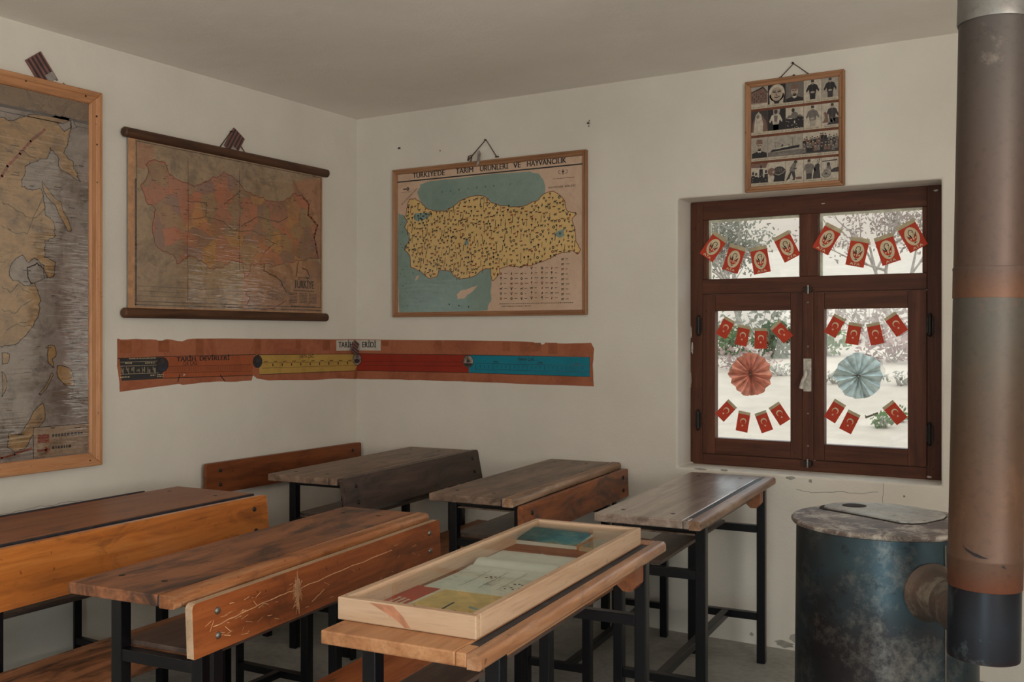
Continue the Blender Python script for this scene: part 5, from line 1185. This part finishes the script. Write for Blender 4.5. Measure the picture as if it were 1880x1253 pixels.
b = MB(); b.lathe([(0, .0008), (.016, .0008), (.030, .0012), (.034, 0)], (ctr.x, ctr.y, .9318), plain('dark_gap', (36, 30, 30), .8), 24); b.build('lifting_hole', sv)  # near-black disc drawn as the hole
for k in range(3):
    a = PI / 2 + k * 2 * PI / 3 + .4; b = MB(); b.tube([(.19 * math.cos(a), .19 * math.sin(a), .13), (.21 * math.cos(a), .21 * math.sin(a), 0)], [.022, .016], M_BLACK, 10); b.build('leg', sv)
ed = Vector((.62, -.785, 0)).normalized()
ang = math.atan2(ed.y, ed.x)
sa = ang + .17; b = MB(); b.tube([(.2365 * math.cos(sa), .2365 * math.sin(sa), .12), (.2335 * math.cos(sa), .2335 * math.sin(sa), .895)], .0022, M_STEEL, 6); b.build('seam', sv)
M_COLLAR = zmetal('collar_scorched', [(0, (70, 62, 60)), (.5, (104, 84, 72)), (1, (84, 78, 74))], .68, .92, .5, .4, (150, 140, 124), .6, .52, .62, scale=12)
b = MB(); cz = .780
b.lathe([(.068, .222), (.0735, .236), (.066, .248), (.061, .256), (.058, .330)], (0, 0, cz), M_COLLAR, 40, ed); b.build('flue_collar', sv)
sp = thing('stove_pipe', 'tall rust stained stove pipe rising in front of the window wall', 'stove pipe', (3.510, -2.084, 0)); PO = Vector((3.510, -2.084, 0))
tl_ = Vector((.0159, .0097, 1.0)); R_ = .0749
def pz(z): return Vector((tl_.x * (z - .712), tl_.y * (z - .712), z))
def seg(name, stops, za, zb, mat, n=56):
    b = MB(); pts = [pz(z) for z, r in stops]; b.tube(pts, [r for z, r in stops], mat, n, caps=True); return b.build(name, sp)
mp_cap = zmetal('pipe_cap_navy', [(0, (54, 38, 38)), (.12, (36, 38, 46)), (.5, (40, 44, 52)), (1, (28, 28, 34))], .71, .88, .35, .45, (104, 116, 118), .65, .56, .68, scale=9)
mp_low = zmetal('pipe_lower_rust', [(0, (100, 54, 34)), (.10, (88, 62, 47)), (.30, (84, 57, 39)), (.55, (78, 58, 44)), (.8, (75, 65, 55)), (1, (74, 69, 63))], .868, 1.503, .55, .25, (112, 80, 60), .5, .52, .7, scale=8)
mp_ring = zmetal('pipe_ring_rust', [(0, (100, 64, 42)), (.6, (88, 60, 45)), (1, (80, 61, 52))], 1.50, 1.57, .55, .25, (96, 72, 58), .4)
mp_up = zmetal('pipe_upper_scorched', [(0, (80, 59, 49)), (.3, (79, 61, 53)), (.6, (77, 65, 59)), (1, (70, 64, 60))], 1.566, 2.12, .5, .3, (130, 118, 108), .5, .60, .68, scale=6)
mp_gal = zmetal('pipe_galvanised', [(0, (116, 112, 108)), (1, (130, 126, 122))], 2.1, 2.7, .45, .5, (150, 146, 140), .4)
seg('end_cap', [(.7125, .066), (.715, .0735), (.720, R_ - .0005), (.86, R_ - .001), (.872, R_ - .001)], 0, 0, mp_cap)
seg('lower_section', [(.870, R_ + .0002), (.872, R_ + .0012), (.933, R_ + .0014), (.936, R_ + .0022), (.939, R_ + .0008), (1.2, R_), (1.495, R_), (1.503, R_ - .0004)], 0, 0, mp_low)
seg('rust_ring', [(1.502, R_ + .001), (1.505, R_ + .0012), (1.562, R_ + .0012), (1.566, R_ + .0022), (1.570, R_ + .001)], 0, 0, mp_ring)
seg('upper_section', [(1.568, R_), (1.8, R_ - .0005), (2.10, R_ - .0012), (2.112, R_ - .0012)], 0, 0, mp_up)
seg('top_section', [(2.106, R_ + .001), (2.110, R_ + .0022), (2.125, R_ + .0022), (2.2, R_ + .001), (2.679, R_ + .001)], 0, 0, mp_gal)
b = MB(); e0 = SC + ed * .332 - PO; e0.z = cz; b.tube([e0, e0 * .75 + Vector((0, 0, cz * .25)), Vector((0, 0, cz))], [.0595, .060, .060], M_COLLAR, 40); b.build('elbow', sp)
# black crease with flaked edges on the lower section
b = MB(); mk = plain('dark_crease', (34, 28, 30), .8); va = math.atan2((CAM - PO).y, (CAM - PO).x)
AP = Art(b, lambda u, v, off: pz(v) + Vector((math.cos(va - PI / 2 * 0 + u), math.sin(va + u), 0)) * (R_ + .0016 + off), 0)
def cyl_u(px, z=.95):   # angle on the pipe that faces the viewer at photo column px
    return math.asin(max(-1, min(1, (px - 1809) / 63.0)))
cr = [(1770, 1003), (1776, 1011), (1788, 1017), (1797, 1020), (1806, 1024), (1814, 1027), (1800, 1027), (1790, 1024), (1778, 1016)]
AP.poly([(cyl_u(a), EYE - (c - HY) / FPX * 2.11) for a, c in cr], mk, 1)
AP.poly([(cyl_u(a), EYE - (c - HY) / FPX * 2.11) for a, c in ((1835, 1038), (1840, 1040), (1842, 1045), (1836, 1042))], mk, 1)
b.build('crease', sp)

# ================================================================== OUTSIDE
M_GROUND = plain('pale_dry_ground', (150, 133, 118), .95, var=.05, vs=3)
def gz(y): return -.30 + max(0, y - .35) * .140
b = MB(); b.add([(-16, .35, gz(.35)), (20, .35, gz(.35)), (20, 40, gz(40)), (-16, 40, gz(40)), (-16, .35, -.6), (20, .35, -.6), (20, 40, -.6), (-16, 40, -.6)], [(0, 1, 2, 3), (4, 7, 6, 5), (0, 4, 5, 1), (1, 5, 6, 2), (2, 6, 7, 3), (3, 7, 4, 0)], M_GROUND); struct(b.build('ground'), 'pale sunlit ground of the garden outside', 'ground')
def foliage_mat(name, c):
    t = NT(name); v = t.coords(); n = t.noise(v, 2.5, 3); col = t.ramp(n, [(.3, s2l(tuple(x * .8 for x in c))), (.7, s2l(c))])
    d = t.n('ShaderNodeBsdfDiffuse'); tl = t.n('ShaderNodeBsdfTranslucent'); mx = t.n('ShaderNodeMixShader'); mx.inputs[0].default_value = .4
    t.l(col, d.inputs[0]); t.l(col, tl.inputs[0]); t.l(d.outputs[0], mx.inputs[1]); t.l(tl.outputs[0], mx.inputs[2]); t.l(mx.outputs[0], t.out.inputs[0]); return t.m
L_PINK = foliage_mat('dusty_pink_leaves', (150, 132, 124)); L_GREY = foliage_mat('grey_green_leaves', (140, 138, 124)); L_GREEN = foliage_mat('bright_green_leaves', (104, 124, 84)); L_DARK = foliage_mat('deep_green_leaves', (88, 102, 78)); L_ROSE = foliage_mat('rose_flowers', (158, 130, 124))
M_BARK = plain('grey_bark', (146, 134, 124), .9)
def leaves(b, c, rad, n, size, mat, R):
    for k in range(n):
        d = Vector((R.gauss(0, 1), R.gauss(0, 1), R.gauss(0, 1))); d = d.normalized() * R.random() ** .4
        p = Vector(c) + Vector((d.x * rad[0], d.y * rad[1], d.z * rad[2])); a = Vector((R.gauss(0, 1), R.gauss(0, 1), R.gauss(0, 1))).normalized(); q = a.orthogonal().normalized(); s = size * R.uniform(.6, 1.3)
        b.add([p - a * s, p + q * s * .45, p + a * s, p - q * s * .45], [(0, 1, 2, 3)], mat)
def tree(label, x, y, h, spread, mat, seed, n=60, leaf=.05, per=26):
    R = random.Random(seed); t = thing('garden_tree', label, 'tree', (x, y, gz(y)), group='trees outside the window')
    b = MB(); tips = []
    def grow(p, d, l, r, lev):
        pts = [p]; rs = [r]
        for k in range(3): d = (d + Vector((R.gauss(0, .16), R.gauss(0, .16), R.gauss(.03, .1)))).normalized(); p = p + d * l / 3; pts.append(p); rs.append(r * (1 - .2 * (k + 1)))
        b.tube(pts, rs, M_BARK, 6)
        if lev == 0: tips.append(p); return
        for k in range(R.randint(2, 4)): grow(pts[R.choice((1, 2, 3))], (d + Vector((R.gauss(0, spread), R.gauss(0, spread), R.gauss(.1, .3)))).normalized(), l * R.uniform(.55, .8), r * .5, lev - 1)
        tips.append(p)
    for k in range(3): grow(Vector((R.uniform(-.1, .1), R.uniform(-.1, .1), 0)), Vector((R.gauss(0, .25), R.gauss(0, .25), 1)).normalized(), h * .5, .05, 3)
    b.build('trunk', t); b = MB()
    for p in tips: leaves(b, p, (.28, .28, .22), per, leaf, mat, R)
    o = b.build('foliage', t); return t
def bush(label, x, y, rx, rz, mat, seed, n=500, leaf=.045, name='garden_bush'):
    z = gz(y); R = random.Random(seed); t = thing(name, label, 'bush', (x, y, z), group='bushes outside the window')
    b = MB(); leaves(b, (0, 0, rz * .9), (rx, rx * .6, rz), n, leaf, mat, R); b.build('foliage', t)
    b = MB(); [b.tube([(R.uniform(-.05, .05), 0, 0), (R.uniform(-rx, rx) * .6, R.uniform(-.2, .2) * rx, rz * R.uniform(.8, 1.6))], [.012, .004], M_BARK, 5) for _ in range(7)]; b.build('stems', t); return t
def out_at(px, py, d):   # garden spot seen through the window at this photo column, d metres beyond the wall
    return on_back(px, py, d)
tree('many stemmed tree with dusty leaves seen through the left upper pane', out_at(1365, 500, 13.5)[0], 13.5, 2.6, .5, L_GREY, 3, leaf=.048, per=17)
tree('pinkish leaved tree seen through the right upper pane', out_at(1640, 500, 14.5)[0], 14.5, 2.8, .55, L_PINK, 8, leaf=.045, per=18)
for lb, px, d, rx, rz, m_, sd, n in (('dark leafy bush outside, just right of the red rosette', 1427, 10.3, .36, .30, L_DARK, 1, 420), ('bright green bush at the left edge of the left pane', 1338, 10.5, .45, .26, L_GREEN, 2, 240), ('row of pinkish flowers behind the red rosette', 1345, 9.2, .70, .18, L_ROSE, 3, 260), ('pink flower clump right of the blue rosette', 1640, 10.0, .6, .24, L_ROSE, 4, 220), ('small green bush at the left edge of the right pane', 1522, 10.5, .34, .24, L_GREEN, 5, 110),
    ('pale hedge along the top of the left lower pane', 1395, 11.5, .9, .42, L_GREY, 6, 260), ('pinkish hedge along the top of the right lower pane', 1600, 12, .95, .45, L_PINK, 7, 330)):
    bush(lb, out_at(px, 600, d)[0], d, rx, rz, m_, sd, n, leaf=.04 if d < 10 else .06)
for k, (px, py, d) in enumerate(((1434, 697, 8.8), (1536, 714, 8.3), (1655, 716, 8.3), (1622, 797, 6.0), (1650, 802, 6.3))):
    bush(('weed tuft right of the red rosette', 'weed tuft left of the blue rosette', 'tall weed right of the blue rosette', 'green tuft low in the right pane', 'second green tuft low in the right pane')[k], out_at(px, py, d)[0], d, .24 if k < 3 else .13, .09, L_GREY if k < 3 else L_GREEN, 30 + k, 50, .04, 'weed_tuft')

# ================================================================== LIGHT
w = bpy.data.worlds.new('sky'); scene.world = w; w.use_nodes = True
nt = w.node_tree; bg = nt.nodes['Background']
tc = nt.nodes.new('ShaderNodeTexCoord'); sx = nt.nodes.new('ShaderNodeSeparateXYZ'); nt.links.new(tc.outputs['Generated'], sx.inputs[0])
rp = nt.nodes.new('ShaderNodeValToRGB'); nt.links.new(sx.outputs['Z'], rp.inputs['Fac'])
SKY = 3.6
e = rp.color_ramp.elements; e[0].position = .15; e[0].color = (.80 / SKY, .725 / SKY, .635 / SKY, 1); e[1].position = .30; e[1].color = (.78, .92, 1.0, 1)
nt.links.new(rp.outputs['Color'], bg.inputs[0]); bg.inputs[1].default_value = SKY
def area(name, loc, rot, sx, sy, e, col):
    l = bpy.data.lights.new(name, 'AREA'); l.shape = 'RECTANGLE'; l.size = sx; l.size_y = sy; l.energy = e; l.color = col
    o = bpy.data.objects.new(name, l); COL.objects.link(o); o.location = loc; o.rotation_euler = rot; o['kind'] = 'helper'; return o
for i, (a, c, z0, z1_) in enumerate(FWIN):
    area('window_daylight', ((a + c) / 2, FY - .02, (z0 + z1_) / 2), (math.radians((128, 100)[i]), 0, 0), c - a, z1_ - z0, (18, 46)[i], ((1, .94, .86), (.74, .95, 1))[i])
a, c, z0, z1_ = RWIN[0]
area('window_daylight', (RX + .02, (a + c) / 2, (z0 + z1_) / 2), (math.radians(128), 0, math.radians(90)), c - a, z1_ - z0, 112, (1, .95, .87))
sl_ = bpy.data.lights.new('sun', 'SUN'); sl_.energy = .35; sl_.angle = .01; sl_.color = (1, .96, .9)
so = bpy.data.objects.new('sun', sl_); COL.objects.link(so); so.location = (6, -6, 12); so.rotation_euler = Vector((-.45, .22, -.86)).to_track_quat('-Z', 'Y').to_euler()

# ================================================================== CAMERA
cd = bpy.data.cameras.new('camera'); cam = bpy.data.objects.new('camera', cd); COL.objects.link(cam)
cd.sensor_width = 36; cd.lens = FPX / 1880 * 36; cd.shift_y = -(HY - 1253 / 2) / 1880 * -1.0
cam.location = CAM; cam.rotation_euler = (PI / 2, 0, YAW); scene.camera = cam
vs = scene.view_settings; vs.view_transform = 'Standard'; vs.look = 'None'; vs.exposure = -0.09; vs.gamma = 1.0; vs.use_curve_mapping = False
scene.cycles.max_bounces = 10; scene.cycles.transparent_max_bounces = 12; scene.cycles.use_denoising = True
